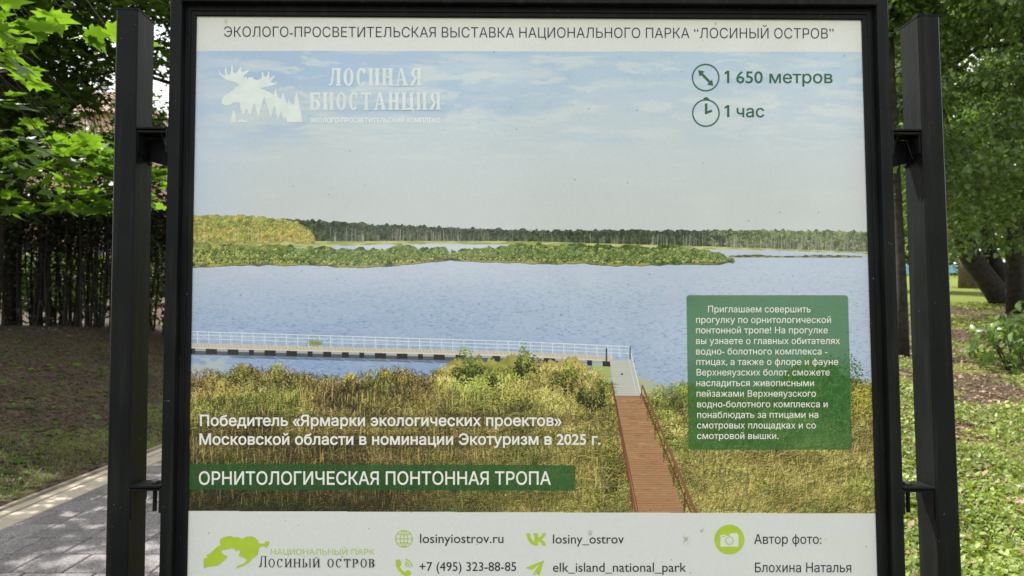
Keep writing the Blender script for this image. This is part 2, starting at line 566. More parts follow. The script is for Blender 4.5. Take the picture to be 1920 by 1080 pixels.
def bracket(side, pf, py, upper):
    """plate welded to the post that carries the frame, with a gusset, a bolt and a hinge pin"""
    v = inv1(960, py, 0)[1]
    L, R = pf(v)
    xp = R if side < 0 else L                 # inner face of the post
    xf = stile_x(side, v)                    # outer face of the frame
    lo, hi = min(xp, xf), max(xp, xf)
    g = 0.002
    # hinge tab on the frame
    mb = MB()
    tx = (xf, xf + side * 0.006)
    vv = (v - 0.066, v - 0.002) if upper else (v - 0.062, v - 0.006)
    mb.prism([(vv[0] + .004, .018), (vv[1], .018), (vv[1], -.045), (vv[0] + .004, -.045)], min(tx), max(tx), lambda q, x: S(x, q[0], q[1]))
    mb.build('hinge_tab', M_STEEL, board, bevel=0.0015)
    mb = MB()
    a, b_ = (xp - side * 0.000, xf + side * 0.008)
    mb.prism([(min(a, b_), .010), (max(a, b_), .010), (max(a, b_), -.050), (min(a, b_), -.050)], v - .0055, v - .0005, lambda q, y: S(q[0], y, q[1]))
    br = mb.build('bracket', M_STEEL, board, bevel=0.001)
    # second plate just below, on the post's side
    mb = MB()
    a2, b2 = xp, xf + side * 0.012
    mb.prism([(min(a2, b2), .006), (max(a2, b2), .006), (max(a2, b2), -.046), (min(a2, b2), -.046)], v - .0125, v - .008, lambda q, y: S(q[0], y, q[1]))
    mb.build('lower_plate', M_STEEL, br)
    # tapered gusset along the side of the post
    mb = MB()
    s = -side
    x0, x1 = (xp, xp + s * .0035)
    drop_f, drop_b = (0.055, 0.075) if upper else (0.075, 0.045)
    mb.prism([(v - .0125, .004), (v - .0125, -.060), (v - drop_b, -.060), (v - drop_f, .004)], min(x0, x1), max(x0, x1), lambda q, x: S(x, q[0], q[1]))
    mb.build('gusset', M_STEEL, br)
    # back web between post and frame
    mb = MB()
    xe = xf + side * 0.022
    if upper:
        mb.prism([(xp, v - .0125), (xe, v - .0125), (xe + side * .004, v - .080), (xp, v - .066)], -.052, -.048, lambda q, w: S(q[0], q[1], w))
        mb.build('web', M_STEEL, br)
        mb = MB()
        mb.prism([(v - .0125, .004), (v - .0125, -.046), (v - .080, -.046), (v - .062, -.030)], min(xe, xe + side * .0035), max(xe, xe + side * .0035),
                 lambda q, x: S(x, q[0], q[1]))
        mb.build('cheek', M_STEEL, br)
    # pin with bolt head
    xc = xf + side * 0.031
    circ = [(math.cos(t), math.sin(t)) for t in np.linspace(0, 2 * math.pi, 13)[:-1]]
    mb = MB()
    if not upper:
        mb.prism([(xc + c * .0045, -.016 + s2 * .0045) for c, s2 in circ], v - .062, v - .013, lambda q, y: S(q[0], y, q[1]))
        mb.build('hinge_pin', M_STEEL, br, bevel=0.001)
        mb = MB()
        hexa = [(math.cos(t + .3), math.sin(t + .3)) for t in np.linspace(0, 2 * math.pi, 7)[:-1]]
        mb.prism([(xc + c * .011, -.020 + s2 * .011) for c, s2 in hexa], v + .0, v + .0065, lambda q, y: S(q[0], y, q[1]))
        mb.build('bolt_head', M_BOLT, br, bevel=0.0012)


pl = post(-1)
pr = post(1)
for side, pf in ((-1, pl), (1, pr)):
    bracket(side, pf, 241, True)
    bracket(side, pf, 909 if side < 0 else 911, False)

# ------------------------------------------------------------------ the printed poster picture
CW, CH = 1900, 1660
u0, u1 = min(TL[0], BL[0]) - .001, max(TR[0], BR[0]) + .001
v1_, v0_ = max(TL[1], TR[1]) + .001, min(BL[1], BR[1]) - .001


def paint_poster():
    R = np.random.default_rng(3)
    uu = (np.arange(CW) + .5) / CW * (u1 - u0) + u0
    vv = v1_ - (np.arange(CH) + .5) / CH * (v1_ - v0_)
    U, V = np.meshgrid(uu, vv)
    P = PO[None, None] + U[..., None] * PU + V[..., None] * PV
    X, Y, _ = project(P)
    X = X.astype(np.float32); Y = Y.astype(np.float32)
    del P, U, V

    def noise(sx, sy, seed, x=None, y=None):
        x = X if x is None else x; y = Y if y is None else y
        r = np.random.default_rng(seed)
        a = x / sx; b = y / sy
        a = a - a.min() if np.size(a) else a; b = b - b.min() if np.size(b) else b
        ia = a.astype(np.int32); ib = b.astype(np.int32)
        g = r.random((int(ib.max()) + 2, int(ia.max()) + 2)).astype(np.float32)
        fa = a - ia; fb = b - ib
        fa = fa * fa * (3 - 2 * fa); fb = fb * fb * (3 - 2 * fb)
        return (g[ib, ia] * (1 - fa) + g[ib, ia + 1] * fa) * (1 - fb) + (g[ib + 1, ia] * (1 - fa) + g[ib + 1, ia + 1] * fa) * fb

    def fbm(sx, sy, seed, o=4, x=None, y=None):
        s = 0; w = 0; k = 1.0
        for i in range(o):
            s = s + noise(sx * k, sy * k, seed + i, x, y) * k; w += k; k *= 0.5
        return s / w

    def C(*c): return np.array(c, np.float32) / 255
    def mix(a, b, t): return a + (b - a) * t[..., None]
    def ss(a, b, x):
        t = np.clip((x - a) / (b - a), 0, 1); return t * t * (3 - 2 * t)
    def curve(pts, x=None):
        p = np.array(pts, float); return np.interp(X if x is None else x, p[:, 0], p[:, 1]).astype(np.float32)

    img = np.empty((CH, CW, 3), np.float32)
    # ---- sky
    n1 = fbm(260, 55, 10, 6); n2 = fbm(90, 30, 30, 5)
    base = mix(mix(np.broadcast_to(C(176, 196, 212), img.shape), C(193, 201, 203), ss(130, 290, Y)), C(195, 198, 194), ss(270, 400, Y))
    img[:] = base
    right = ss(700, 1300, X)
    n3 = fbm(34, 11, 40, 4)
    blue = ss(.47, .62, n1 * .46 + n2 * .36 + n3 * .18 + .16 * (1 - ss(90, 210, Y)) - .05 * right) * (1 - ss(190, 330, Y)) * (1 - .35 * right)
    img = mix(img, mix(np.broadcast_to(C(138, 170, 210), img.shape), C(160, 190, 208), ss(500, 1500, X)), blue * .62)
    wx = X + 120 * fbm(120, 50, 45, 4); wy = Y + 26 * fbm(80, 30, 47, 4)
    wv = fbm(70, 13, 50, 5, wx, wy)
    wz = fbm(22, 7, 56, 4, wx, wy)
    img = mix(img, C(150, 178, 208), ss(.55, .68, wz * .5 + (1 - wv) * .5) * (1 - ss(150, 250, Y)) * .55 * (.4 + .6 * ss(.4, .6, n1)))
    img = mix(img, C(206, 212, 211), ss(.50, .66, wv * .75 + wz * .25) * (1 - ss(200, 330, Y)) * .75)
    wis = ss(.52, .7, fbm(150, 22, 50, 6)) * (1 - ss(260, 420, Y))
    img = mix(img, C(208, 212, 208), wis * .55)
    img = mix(img, C(168, 192, 206), ss(.55, .7, fbm(200, 16, 60, 4)) * ss(180, 230, Y) * (1 - ss(240, 300, Y)) * .5)
    img = mix(img, C(176, 196, 226), (1 - ss(355, 520, X)) * .45)  # bluish gloss sheen on the sheet's left side, painted into the picture
    img += (C(196, 205, 210) - img) * .28
    # ---- water behind everything
    top = 450.0
    wat = mix(mix(np.broadcast_to(C(190, 198, 210), img.shape), C(160, 178, 200), ss(490, 590, Y)), C(142, 164, 196), ss(560, 690, Y))
    wat = mix(wat, C(182, 194, 208), ss(800, 1500, X) * .75)
    rip = fbm(6, 1.5, 70, 3); rip2 = fbm(90, 22, 80, 4)
    dens = ss(485, 620, Y)
    wat = mix(wat, C(104, 124, 160), ss(.52, .85, rip) * (.12 + .42 * dens))
    wat = mix(wat, C(196, 204, 222), ss(.60, .85, 1 - rip) * (.12 + .28 * dens))
    wat = mix(wat, C(176, 184, 206), ss(.45, .7, rip2) * .3)
    m = Y > top
    img[m] = wat[m]
    # ---- far forest
    ftop = curve([(355, 404), (470, 405), (560, 411), (600, 414), (700, 420), (840, 426), (1000, 431), (1200, 432), (1440, 431), (1650, 434)])
    fbot = curve([(355, 453), (980, 453), (1330, 463), (1650, 474)])
    jag = (noise(7, 400, 90) * 5 + noise(3.2, 400, 91) * 3 - 4)
    tex = fbm(5, 7, 92, 3); ver = noise(2.6, 34, 95)
    fo = mix(np.broadcast_to(C(48, 58, 44), img.shape), C(92, 104, 72), ss(.35, .7, tex))
    lowf = ss(.35, .9, (Y - ftop) / (fbot - ftop))
    tr = ss(.66, .86, ver) * lowf
    tr = tr * (.25 + .55 * ss(.35, .6, noise(60, 400, 96)) + .35 * ss(1330, 1450, X))
    fo = mix(fo, C(176, 172, 150), np.clip(tr, 0, 1))
    fo = mix(fo, mix(np.broadcast_to(C(104, 120, 70), img.shape), C(156, 160, 112), ss(.35, .7, tex)), ss(1320, 1430, X) * .62 * (1 - lowf * .5))
    m = (Y > ftop + jag) & (Y < fbot + noise(20, 400, 97) * 3)
    img[m] = fo[m]
    ytop = curve([(355, 403), (470, 405), (520, 409), (560, 416), (577, 426), (588, 442), (591, 470)])
    ye = mix(np.broadcast_to(C(120, 132, 66), img.shape), C(176, 168, 90), ss(.3, .7, fbm(9, 11, 100, 3)))
    ye = mix(ye, C(180, 154, 76), ss(.4, .65, fbm(40, 22, 104, 2)) * ss(420, 436, Y) * .8)
    ye = mix(ye, C(76, 92, 44), ss(.62, .8, fbm(4, 6, 106, 2)) * .6)
    ye = mix(ye, C(202, 196, 140), ss(.76, .9, ver) * lowf * .7)
    m = (Y > ytop + jag * .8) & (Y < 455) & (X < 592)
    img[m] = ye[m]
    # ---- marsh strip
    ms = mix(np.broadcast_to(C(150, 158, 88), img.shape), C(192, 192, 128), ss(.35, .65, fbm(22, 3, 110, 3)))
    sb = curve([(355, 470), (600, 462), (700, 458), (850, 456), (975, 458), (1100, 470), (1330, 467), (1480, 469), (1650, 475)])
    m = (Y > fbot - 1) & (Y < sb + noise(14, 500, 113) * 2)
    img[m] = ms[m]
    w2 = (Y > 460) & (Y < curve([(640, 456), (700, 468), (980, 468), (1000, 455)])) & (X > 665) & (X < 965)
    img[w2] = C(200, 204, 208)
    # ---- islands
    def island(it, ib, x0, x1, seed, pale):
        tt = curve(it) + noise(12, 500, seed) * 9 - 5 + noise(4, 500, seed + 1) * 4 - 2
        bb = curve(ib) + noise(16, 500, seed + 2) * 3 - 1.5
        t = (Y - tt) / np.maximum(bb - tt, 1)
        c1 = fbm(13, 9, seed + 3, 5)
        c = mix(np.broadcast_to(C(72, 90, 42), img.shape), C(122, 140, 68), ss(.34, .66, c1))
        c = mix(c, C(44, 58, 30), ss(.52, .8, fbm(4, 5, seed + 6, 3)) * .75)
        c = mix(c, C(168, 166, 84), pale)
        c = mix(c, C(176, 172, 92), ss(.7, .95, t) * ss(.3, .6, noise(30, 500, seed + 9)) * .7)
        m = (t > 0) & (t < 1) & (X > x0) & (X < x1)
        img[m] = c[m]
        m = (t >= 1) & (Y < bb + 1.2) & (X > x0) & (X < x1)
        img[m] = img[m] * .25 + C(44, 56, 44) * .75
    pl_ = (1 - ss(380, 640, X)) * (.25 + .4 * ss(.4, .6, fbm(20, 8, 130, 2)))
    island([(355, 458), (520, 462), (640, 466), (700, 468), (745, 462), (800, 466), (835, 462), (848, 478)],
           [(355, 501), (474, 497), (587, 497), (640, 501), (690, 501), (773, 495), (848, 487)], 340, 848, 140, pl_)
    island([(848, 470), (900, 468), (980, 456), (1040, 460), (1080, 456), (1150, 464), (1240, 462), (1310, 464), (1345, 474), (1377, 489)],
           [(848, 487), (980, 494), (1100, 494), (1150, 498), (1300, 496), (1350, 495), (1377, 490)], 846, 1377, 160, 0 * X)
    t2 = curve([(1366, 479), (1420, 476), (1450, 479), (1550, 477), (1617, 479)]) + noise(6, 500, 180) * 2
    m = (Y > t2) & (Y < 483) & (X > 1366) & (X < 1617)
    img[m] = mix(np.broadcast_to(C(84, 84, 50), img.shape), C(140, 136, 84), ss(.4, .6, noise(9, 4, 181)))[m]

    # ---- drawing of lines and shapes
    def pix(x, y):
        u, v = INV(np.asarray(x, float), np.asarray(y, float))
        return (u - u0) / (u1 - u0) * CW, (v1_ - v) / (v1_ - v0_) * CH

    def poly(pts, col, a=1.0):
        p = np.array(pts, float)
        cx, cy = pix(p[:, 0], p[:, 1])
        xa, xb = int(max(cx.min() - 2, 0)), int(min(cx.max() + 3, CW)); ya, yb = int(max(cy.min() - 2, 0)), int(min(cy.max() + 3, CH))
        if xb <= xa or yb <= ya: return
        acc = np.zeros((yb - ya, xb - xa), np.float32)
        for sx_ in (.17, .5, .83):
            for sy_ in (.17, .5, .83):
                gx, gy = np.meshgrid(np.arange(xa, xb) + sx_, np.arange(ya, yb) + sy_)
                ins = np.zeros(gx.shape, bool)
                for i in range(len(cx)):
                    j = i - 1
                    if cy[i] == cy[j]: continue
                    c = ((cy[i] > gy) != (cy[j] > gy)) & (gx < (cx[j] - cx[i]) * (gy - cy[i]) / (cy[j] - cy[i]) + cx[i])
                    ins ^= c
                acc += ins
        acc = acc / 9 * a
        reg = img[ya:yb, xa:xb]
        reg += (C(*col) - reg) * acc[..., None]

    def line(x0, y0, x1, y1, w, col, a=1.0):
        dx, dy = x1 - x0, y1 - y0
        L = math.hypot(dx, dy); nx_, ny_ = -dy / L * w / 2, dx / L * w / 2
        poly([(x0 + nx_, y0 + ny_), (x1 + nx_, y1 + ny_), (x1 - nx_, y1 - ny_), (x0 - nx_, y0 - ny_)], col, a)

    # ---- crowns dabbed leaf by leaf, far ones first
    def crowns(xc, yc, r, cols, nd, flat=1.0, trunk=None, dark=.5):
        o_ = np.argsort(yc); xc, yc, r, cols = xc[o_], yc[o_], r[o_], cols[o_]
        K = len(xc)
        a = R.uniform(0, 2 * math.pi, (K, nd)); q = np.sqrt(R.random((K, nd))) * R.uniform(.8, 1.15, (K, nd))
        dx = q * np.cos(a); dy = q * np.sin(a) * flat
        lobes = np.sin(dx * 5 + xc[:, None]) * np.sin(dy * 6 + yc[:, None])
        sh = 1.0 - dark * (dy * .7 + .35 * dx) + .22 * lobes + R.normal(0, .11, (K, nd))
        c = cols[:, None, :] * np.clip(sh, .3, 1.6)[..., None]
        X_ = (xc[:, None] + dx * r[:, None]).ravel(); Y_ = (yc[:, None] + dy * r[:, None]).ravel()
        px_, py_ = pix(X_, Y_); px_ = px_.astype(int); py_ = py_.astype(int)
        c = c.reshape(-1, 3).astype(np.float32)
        g = (px_ >= 0) & (px_ < CW - 1) & (py_ >= 0) & (py_ < CH - 1)
        img[py_[g], px_[g]] = c[g]
        g2 = g & (R.random(len(g)) < .4); img[py_[g2], px_[g2] + 1] = c[g2]
    def jit(col, n_, v=.12, h=.02): return np.clip(np.array(col)[None] / 255 * (1 + R.normal(0, v, (n_, 1))) * (1 + R.normal(0, h, (n_, 3))), .04, 1)
    # far wood: dark crowns at the top, pale stems below
    n_ = 1500; xx = R.uniform(560, 1650, n_); tt = np.interp(xx, [560, 600, 700, 840, 1000, 1200, 1440, 1650], [412, 414, 420, 426, 431, 432, 431, 434]); bb = np.interp(xx, [560, 980, 1330, 1650], [453, 453, 463, 474])
    f_ = R.random(n_) ** 1.3; yy = tt + 3 + (bb - tt - 6) * f_
    cl = jit((60, 68, 52), n_, .2); rr = (xx > 1330) & (R.random(n_) < .75); cl[rr] = jit((112, 124, 82), rr.sum(), .15)
    crowns(xx, yy, R.uniform(2.0, 4.5, n_), cl, 26, 1.1)
    for _ in range(520):
        x_ = R.uniform(600, 1640)
        if R.random() > .35 + .65 * (x_ > 1150) * (.6 + .4 * (x_ > 1350)) and not 740 < x_ < 850: continue
        b_ = np.interp(x_, [560, 980, 1330, 1650], [452, 453, 463, 473]); t_ = np.interp(x_, [600, 1000, 1440, 1650], [416, 433, 433, 436])
        h_ = (b_ - t_) * R.uniform(.25, .85)
        k_ = R.uniform(.7, 1.05); line(x_, b_, x_ + R.normal(0, .8), b_ - h_, R.uniform(.6, 1.1), (172 * k_, 168 * k_, 150 * k_), R.uniform(.35, .85))
    n_ = 620; xx = R.uniform(352, 588, n_); t_ = np.interp(xx, [355, 520, 560, 577, 590], [405, 410, 418, 430, 446]); yy = t_ + 2 + (452 - t_) * R.random(n_)
    cl = jit((122, 134, 72), n_, .14); rr = R.random(n_) < .25 + .5 * (yy > 424); cl[rr] = jit((172, 156, 82), rr.sum(), .12)
    crowns(xx, yy, R.uniform(2.5, 5, n_), cl, 34, 1.1)
    for _ in range(40):
        x_ = R.uniform(360, 575); line(x_, 452, x_, 452 - R.uniform(10, 28), .8, (206, 198, 150), .6)
    # islands
    for (x0_, x1_, it, ib, pal_) in ((352, 846, [(355, 462), (520, 464), (640, 468), (700, 470), (745, 464), (800, 468), (835, 466), (848, 480)], [(355, 499), (474, 495), (587, 495), (640, 499), (690, 499), (773, 493), (848, 486)], True),
                                     (850, 1375, [(850, 474), (900, 470), (980, 460), (1080, 460), (1150, 468), (1240, 466), (1310, 468), (1345, 478), (1377, 489)], [(850, 486), (980, 492), (1100, 492), (1150, 496), (1300, 494), (1350, 493), (1377, 489)], False)):
        n_ = 1700; xx = R.uniform(x0_, x1_, n_); t_ = np.interp(xx, *np.array(it).T); b_ = np.interp(xx, *np.array(ib).T); f_ = R.random(n_)
        yy = t_ + 2 + (b_ - t_ - 4) * f_
        cl = jit((98, 114, 62), n_, .17)
        rr = R.random(n_) < (.5 * np.clip(1 - (xx - 360) / 300, .16, 1) if pal_ else .10) ; cl[rr] = jit((158, 158, 84), rr.sum(), .1)
        rr = (f_ > .86) & (R.random(n_) < .6); cl[rr] = jit((166, 156, 88), rr.sum(), .1)
        rr = R.random(n_) < .16; cl[rr] = jit((58, 78, 40), rr.sum(), .1)
        crowns(xx, yy, R.uniform(1.6, 4.8, n_) * (1 - .45 * (f_ > .85)), cl, 42, 1.15, dark=.5)
    # ---- scum on the water, pontoon
    m = ss(.4, .6, fbm(24, 7, 190, 3) + .15) * ((X > 1190) & (X < 1300) & (Y > curve([(1190, 705), (1290, 738)]))) * (Y < 760)
    img = mix(img, C(176, 182, 124), m.astype(np.float32) * .9)
    m = ss(.42, .55, fbm(20, 8, 193, 3)) * (1 - ss(405, 440, X)) * (Y > 660) * (Y < 710)
    img = mix(img, C(172, 184, 184), m.astype(np.float32))
    poly([(1108, 684), (1145, 686), (1146, 742), (1120, 742)], (166, 176, 104))
    def dk(x): return np.interp(x, [355, 973, 1143, 1190], [643, 659, 667, 669])
    def dkb(x): return np.interp(x, [355, 973, 1143], [652, 667, 676.5])
    def rt_(x): return np.interp(x, [355, 973, 1182], [621.5, 640.5, 650])
    poly([(350, 652), (973, 668), (1143, 677), (1143, 681), (973, 680), (700, 673), (355, 665)], (52, 56, 54), .75)
    for k in range(14):
        poly([(430 + k * 42, 668 + k * .9), (470 + k * 42, 668 + k), (480 + k * 42, 673 + k), (440 + k * 42, 671 + k)], (48, 54, 66), .45)
    x = 357.0; i = 0
    while x < 1140:
        w = [9, 21, 20, 9, 21, 20, 9, 15, 13][i % 9]
        poly([(x, dkb(x) - 1), (x + w, dkb(x + w) - 1), (x + w, dkb(x + w) + 11), (x, dkb(x) + 11)], (30, 29, 27))
        x += w
        w = 20
        poly([(x, dkb(x)), (x + w, dkb(x + w)), (x + w, dkb(x + w) + 5.5), (x, dkb(x) + 5.5)], (164, 164, 158))
        x += w; i += 1
    poly([(350, 643), (973, 659), (1150, 667), (1150, 677), (973, 667.5), (350, 652)], (196, 186, 166))
    for k in range(120):
        xx = 357 + k * 6.6
        line(xx, dk(xx) + .5, xx + 2.5, dkb(xx) - 1.5, 1.0, (150, 134, 112), .5)
    poly([(350, 651), (973, 666), (1143, 675.5), (1143, 677.5), (973, 668.5), (350, 653)], (206, 204, 196))
    for w_, off in ((1.5, 0), (1.0, 6.5), (1.0, 13)):
        for a_, b_ in ((355, 973), (973, 1182)):
            line(a_, rt_(a_) + off, b_, rt_(b_) + off, w_, (220, 226, 230), .95)
    for k in range(40):
        xx = 370.5 + k * 20.8
        if xx > 1182: break
        line(xx, rt_(xx), xx, dk(xx) + 1, 1.5 if k % 4 == 0 else 1.1, (214, 222, 226), .9)
        line(xx + 3, rt_(xx) + 5, xx + 3, dkb(xx) - 2, .9, (206, 214, 220), .6)
    for w_, off in ((1.0, 4.5), (.8, 10)):
        line(355, rt_(355) + off, 973, rt_(973) + off + 1, w_, (208, 216, 224), .55)
    for _ in range(60):
        line(*(lambda a, b: (a, b, a + R.normal(0, 4), b - R.uniform(2, 8)))(592 + R.normal(0, 7), 645 + R.normal(0, 2)), 1.2, (136, 142, 66))
    # gangway
    poly([(1143, 676), (1184, 674), (1200, 740), (1203, 744), (1154, 743)], (190, 190, 180))
    for k in range(16):
        t = k / 16; line(1143 + 11 * t, 677 + t * 66, 1185 + 17 * t, 676 + t * 66, .8, (160, 158, 148), .5)
    line(1180, 650, 1202, 741, 2.0, (216, 220, 222)); line(1176, 660, 1194, 742, 1.2, (212, 214, 212), .8)
    line(1137, 653, 1137, 684, 3, (50, 50, 52)); line(1181.5, 649, 1181.5, 672, 2, (60, 60, 62))
    line(1146, 650, 1146, 672, 1.5, (214, 218, 220))

    # ---- reed bed
    rtop = curve([(350, 706), (380, 704), (392, 692), (402, 697), (425, 702), (448, 684), (470, 679), (488, 688), (500, 697), (512, 684), (523, 680), (537, 694),
                  (560, 700), (574, 696), (600, 706), (640, 709), (655, 697), (672, 708), (690, 693), (702, 706), (718, 691), (742, 688), (770, 693), (800, 704),
                  (822, 690), (847, 678), (885, 664), (905, 668), (935, 676), (972, 660), (985, 655), (1000, 668), (1040, 672), (1065, 667), (1095, 671),
                  (1112, 686), (1130, 704), (1146, 716), (1150, 745), (1196, 745), (1200, 738), (1215, 741), (1235, 729), (1262, 738), (1275, 712),
                  (1290, 716), (1340, 730), (1440, 728), (1480, 690), (1520, 665), (1560, 680), (1600, 708), (1640, 722)])
    lump = noise(9, 300, 200) * 14 - 6 + noise(3.2, 300, 202) * 9 - 3 + noise(2.2, 9, 201) * 5
    reed = Y > rtop + lump
    reed &= Y < 963
    big = fbm(150, 60, 210, 4); mid = fbm(26, 20, 220, 4)
    yn = np.clip((Y - 680) / 280, 0, 1)
    cg = mix(np.broadcast_to(C(134, 136, 70), img.shape), C(158, 146, 92), ss(.3, .7, big))
    cr = mix(np.broadcast_to(C(176, 158, 104), img.shape), C(128, 132, 62), ss(.38, .62, mid))
    leftdark = ss(.35, .95, yn) * (1 - ss(800, 1080, X))
    cc = mix(cg, C(104, 84, 64), leftdark * .8)
    cc = mix(cc, cr, ss(1000, 1250, X) * .8)
    cc = mix(cc, C(196, 170, 60), (1 - ss(380, 470, X)) * (1 - ss(705, 760, Y)) * .6)
    cc = cc * (.72 + .56 * mid)[..., None]
    img[reed] = cc[reed]
    # shrubs standing in the reeds
    def shrub(cx, cy, rx, ry, c_, seed, n_=500):
        a = R.uniform(0, 2 * math.pi, n_); r = np.sqrt(R.uniform(0, 1, n_)) * R.uniform(.75, 1.15, n_)
        x_ = cx + rx * r * np.cos(a); y_ = cy + ry * r * np.sin(a)
        return x_, y_, c_
    # blades of reed: many short strokes, far ones first
    NB = 120000
    bx = R.uniform(350, 1650, NB); by = 690 + 285 * R.random(NB) ** .8
    keep = by > np.interp(bx, np.linspace(350, 1650, 400), np.interp(np.linspace(350, 1650, 400), *np.array([(350, 706), (392, 694), (425, 704), (470, 682), (500, 699), (523, 683), (560, 702), (640, 711),
                       (742, 690), (800, 706), (847, 681), (885, 668), (935, 680), (985, 662), (1040, 676), (1095, 675), (1130, 708), (1146, 722), (1150, 760), (1198, 760), (1215, 748), (1235, 737), (1275, 720), (1340, 736), (1440, 734), (1520, 690), (1600, 716), (1650, 724)]).T))
    bx, by = bx[keep], by[keep]
    o_ = np.argsort(by); bx, by = bx[o_], by[o_]; NB = len(bx)
    ln = (8 + 26 * (by - 680) / 280) * R.uniform(.5, 1.3, NB)
    rs = np.clip((bx - 1150) / 300, 0, 1)
    lean = R.normal(0, .35, NB) + .45 * rs + .9 * (R.random(NB) < .25) * np.sign(R.normal(size=NB))
    curl = R.normal(.2, .5, NB)
    dx = np.sin(lean); dy = -np.cos(lean)
    kk = R.random(NB)
    pal = np.array([(196, 180, 124), (150, 150, 76), (112, 124, 50), (88, 72, 50), (132, 100, 74), (208, 200, 148), (60, 60, 34), (150, 162, 84)], np.float32) / 255
    pr_l = np.array([.15, .14, .10, .24, .20, .06, .08, .03]); pr_m = np.array([.20, .24, .16, .08, .10, .09, .07, .06]); pr_r = np.array([.28, .17, .15, .06, .06, .14, .08, .06])
    ci = np.where(bx < 800, np.searchsorted(np.cumsum(pr_l), kk), np.where(bx < 1150, np.searchsorted(np.cumsum(pr_m), kk), np.searchsorted(np.cumsum(pr_r), kk)))
    ci = np.clip(ci, 0, 7)
    bc = pal[ci] * R.uniform(.6, 1.2, (NB, 1)).astype(np.float32)
    dk_ = np.clip((by - 780) / 180, 0, 1) * np.clip((1050 - bx) / 300, 0, 1)
    bc = bc * (1 - .35 * dk_)[:, None]
    pa = noise(70, 26, 401, bx, by) * .6 + noise(24, 12, 402, bx, by) * .4
    pb = noise(90, 40, 403, bx, by)
    bc = bc * (.50 + .95 * pa)[:, None]
    gw = np.clip((pb - .55) * 4, 0, .7)[:, None]; bc = bc * (1 - gw) + bc.mean(1, keepdims=True) * np.array([[.92, 1.12, .55]]) * gw
    pw = (np.clip((.45 - pb) * 4, 0, .6) * np.clip((1100 - bx) / 300, 0, 1))[:, None]; bc = bc * (1 - pw) + bc.mean(1, keepdims=True) * np.array([[1.08, .88, .78]]) * pw
    NS = 34
    t = np.linspace(0, 1, NS)[None]
    sxp = bx[:, None] + (dx[:, None] + curl[:, None] * t * .7) * ln[:, None] * t
    syp = by[:, None] + (dy[:, None] + .45 * np.abs(curl[:, None]) * t * t) * ln[:, None] * t
    ok = (syp < 961.5)
    px_, py_ = pix(sxp.ravel(), syp.ravel())
    px_ = px_.astype(int); py_ = py_.astype(int)
    good = ok.ravel() & (px_ >= 0) & (px_ < CW) & (py_ >= 0) & (py_ < CH)
    cidx = np.repeat(np.arange(NB), NS)
    a_ = .72
    old = img[py_[good], px_[good]]
    img[py_[good], px_[good]] = old * (1 - a_) + bc[cidx[good]] * a_
    thick = good & (np.repeat(R.random(NB) < .4, NS)) & (px_ + 1 < CW)
    old = img[py_[thick], px_[thick] + 1]
    img[py_[thick], px_[thick] + 1] = old * .4 + bc[cidx[thick]] * .6
    # leafy bushes
    for cx, cy, rx, ry, c1, c2, n_ in ((884, 692, 34, 26, (74, 96, 34), (124, 144, 58), 900), (985, 682, 22, 24, (58, 84, 30), (112, 136, 54), 500),
                                       (1112, 742, 34, 22, (62, 84, 36), (104, 122, 54), 800), (455, 700, 22, 22, (110, 112, 60), (158, 150, 88), 500),
                                       (522, 700, 14, 18, (118, 130, 60), (160, 166, 90), 300), (1545, 735, 62, 66, (46, 84, 30), (104, 132, 50), 2600),
                                       (1614, 760, 24, 62, (120, 124, 40), (190, 182, 70), 1100), (1068, 705, 30, 22, (96, 116, 44), (140, 152, 70), 500),
                                       (1165, 700, 1, 1, (90, 90, 40), (90, 90, 40), 2), (930, 745, 60, 30, (122, 130, 62), (164, 160, 88), 500),
                                       (1148, 880, 26, 50, (70, 84, 30), (128, 136, 58), 900), (1225, 800, 30, 44, (84, 100, 40), (134, 146, 64), 700)):
        a = R.uniform(0, 2 * math.pi, n_); r = np.sqrt(R.random(n_)) * R.uniform(.7, 1.12, n_)
        kc = R.integers(0, 9, n_); ox = R.normal(0, .5, 9); oy = R.normal(.1, .4, 9); rs_ = R.uniform(.25, .6, 9)
        x_ = cx + rx * (ox[kc] + rs_[kc] * r * np.cos(a)); y_ = cy + ry * (oy[kc] + rs_[kc] * r * np.sin(a) * 1.3)
        for q in range(n_):
            k = R.random(); sh = .55 + .6 * R.random() - .25 * (y_[q] - cy) / max(ry, 1)
            col = tuple((c1[j] + (c2[j] - c1[j]) * k) * sh for j in range(3))
            pxx, pyy = pix(x_[q], y_[q]); pxx = int(pxx); pyy = int(pyy); s_ = R.integers(2, 6)
            if 2 < pxx < CW - 6 and 2 < pyy < CH - 4: img[pyy:pyy + max(1, s_ - 1), pxx:pxx + s_] = C(*col)
    # long reed leaves in front
    NL = 5200
    lx = R.uniform(352, 1640, NL); ly = 760 + 205 * R.random(NL) ** .8
    o_ = np.argsort(ly); lx, ly = lx[o_], ly[o_]
    L_ = (12 + 20 * (ly - 760) / 200) * R.uniform(.6, 1.2, NL); ang = R.normal(.15, .6, NL) + .35 * (lx > 1300); cv = R.normal(0, 1.0, NL)
    t = np.linspace(0, 1, 60)[None]
    sx2 = lx[:, None] + (np.sin(ang)[:, None] + cv[:, None] * t) * L_[:, None] * t
    sy2 = ly[:, None] - (np.cos(ang)[:, None] - .55 * np.abs(cv)[:, None] * t * t) * L_[:, None] * t
    dkl = np.clip((1080 - lx) / 400, 0, 1) * np.clip((ly - 790) / 120, 0, 1)
    lc = np.where((R.random(NL) < .5)[:, None], np.array([[188, 172, 118]]), np.array([[134, 146, 70]])) / 255. * R.uniform(.7, 1.1, (NL, 1)) * (1 - .38 * dkl)[:, None]
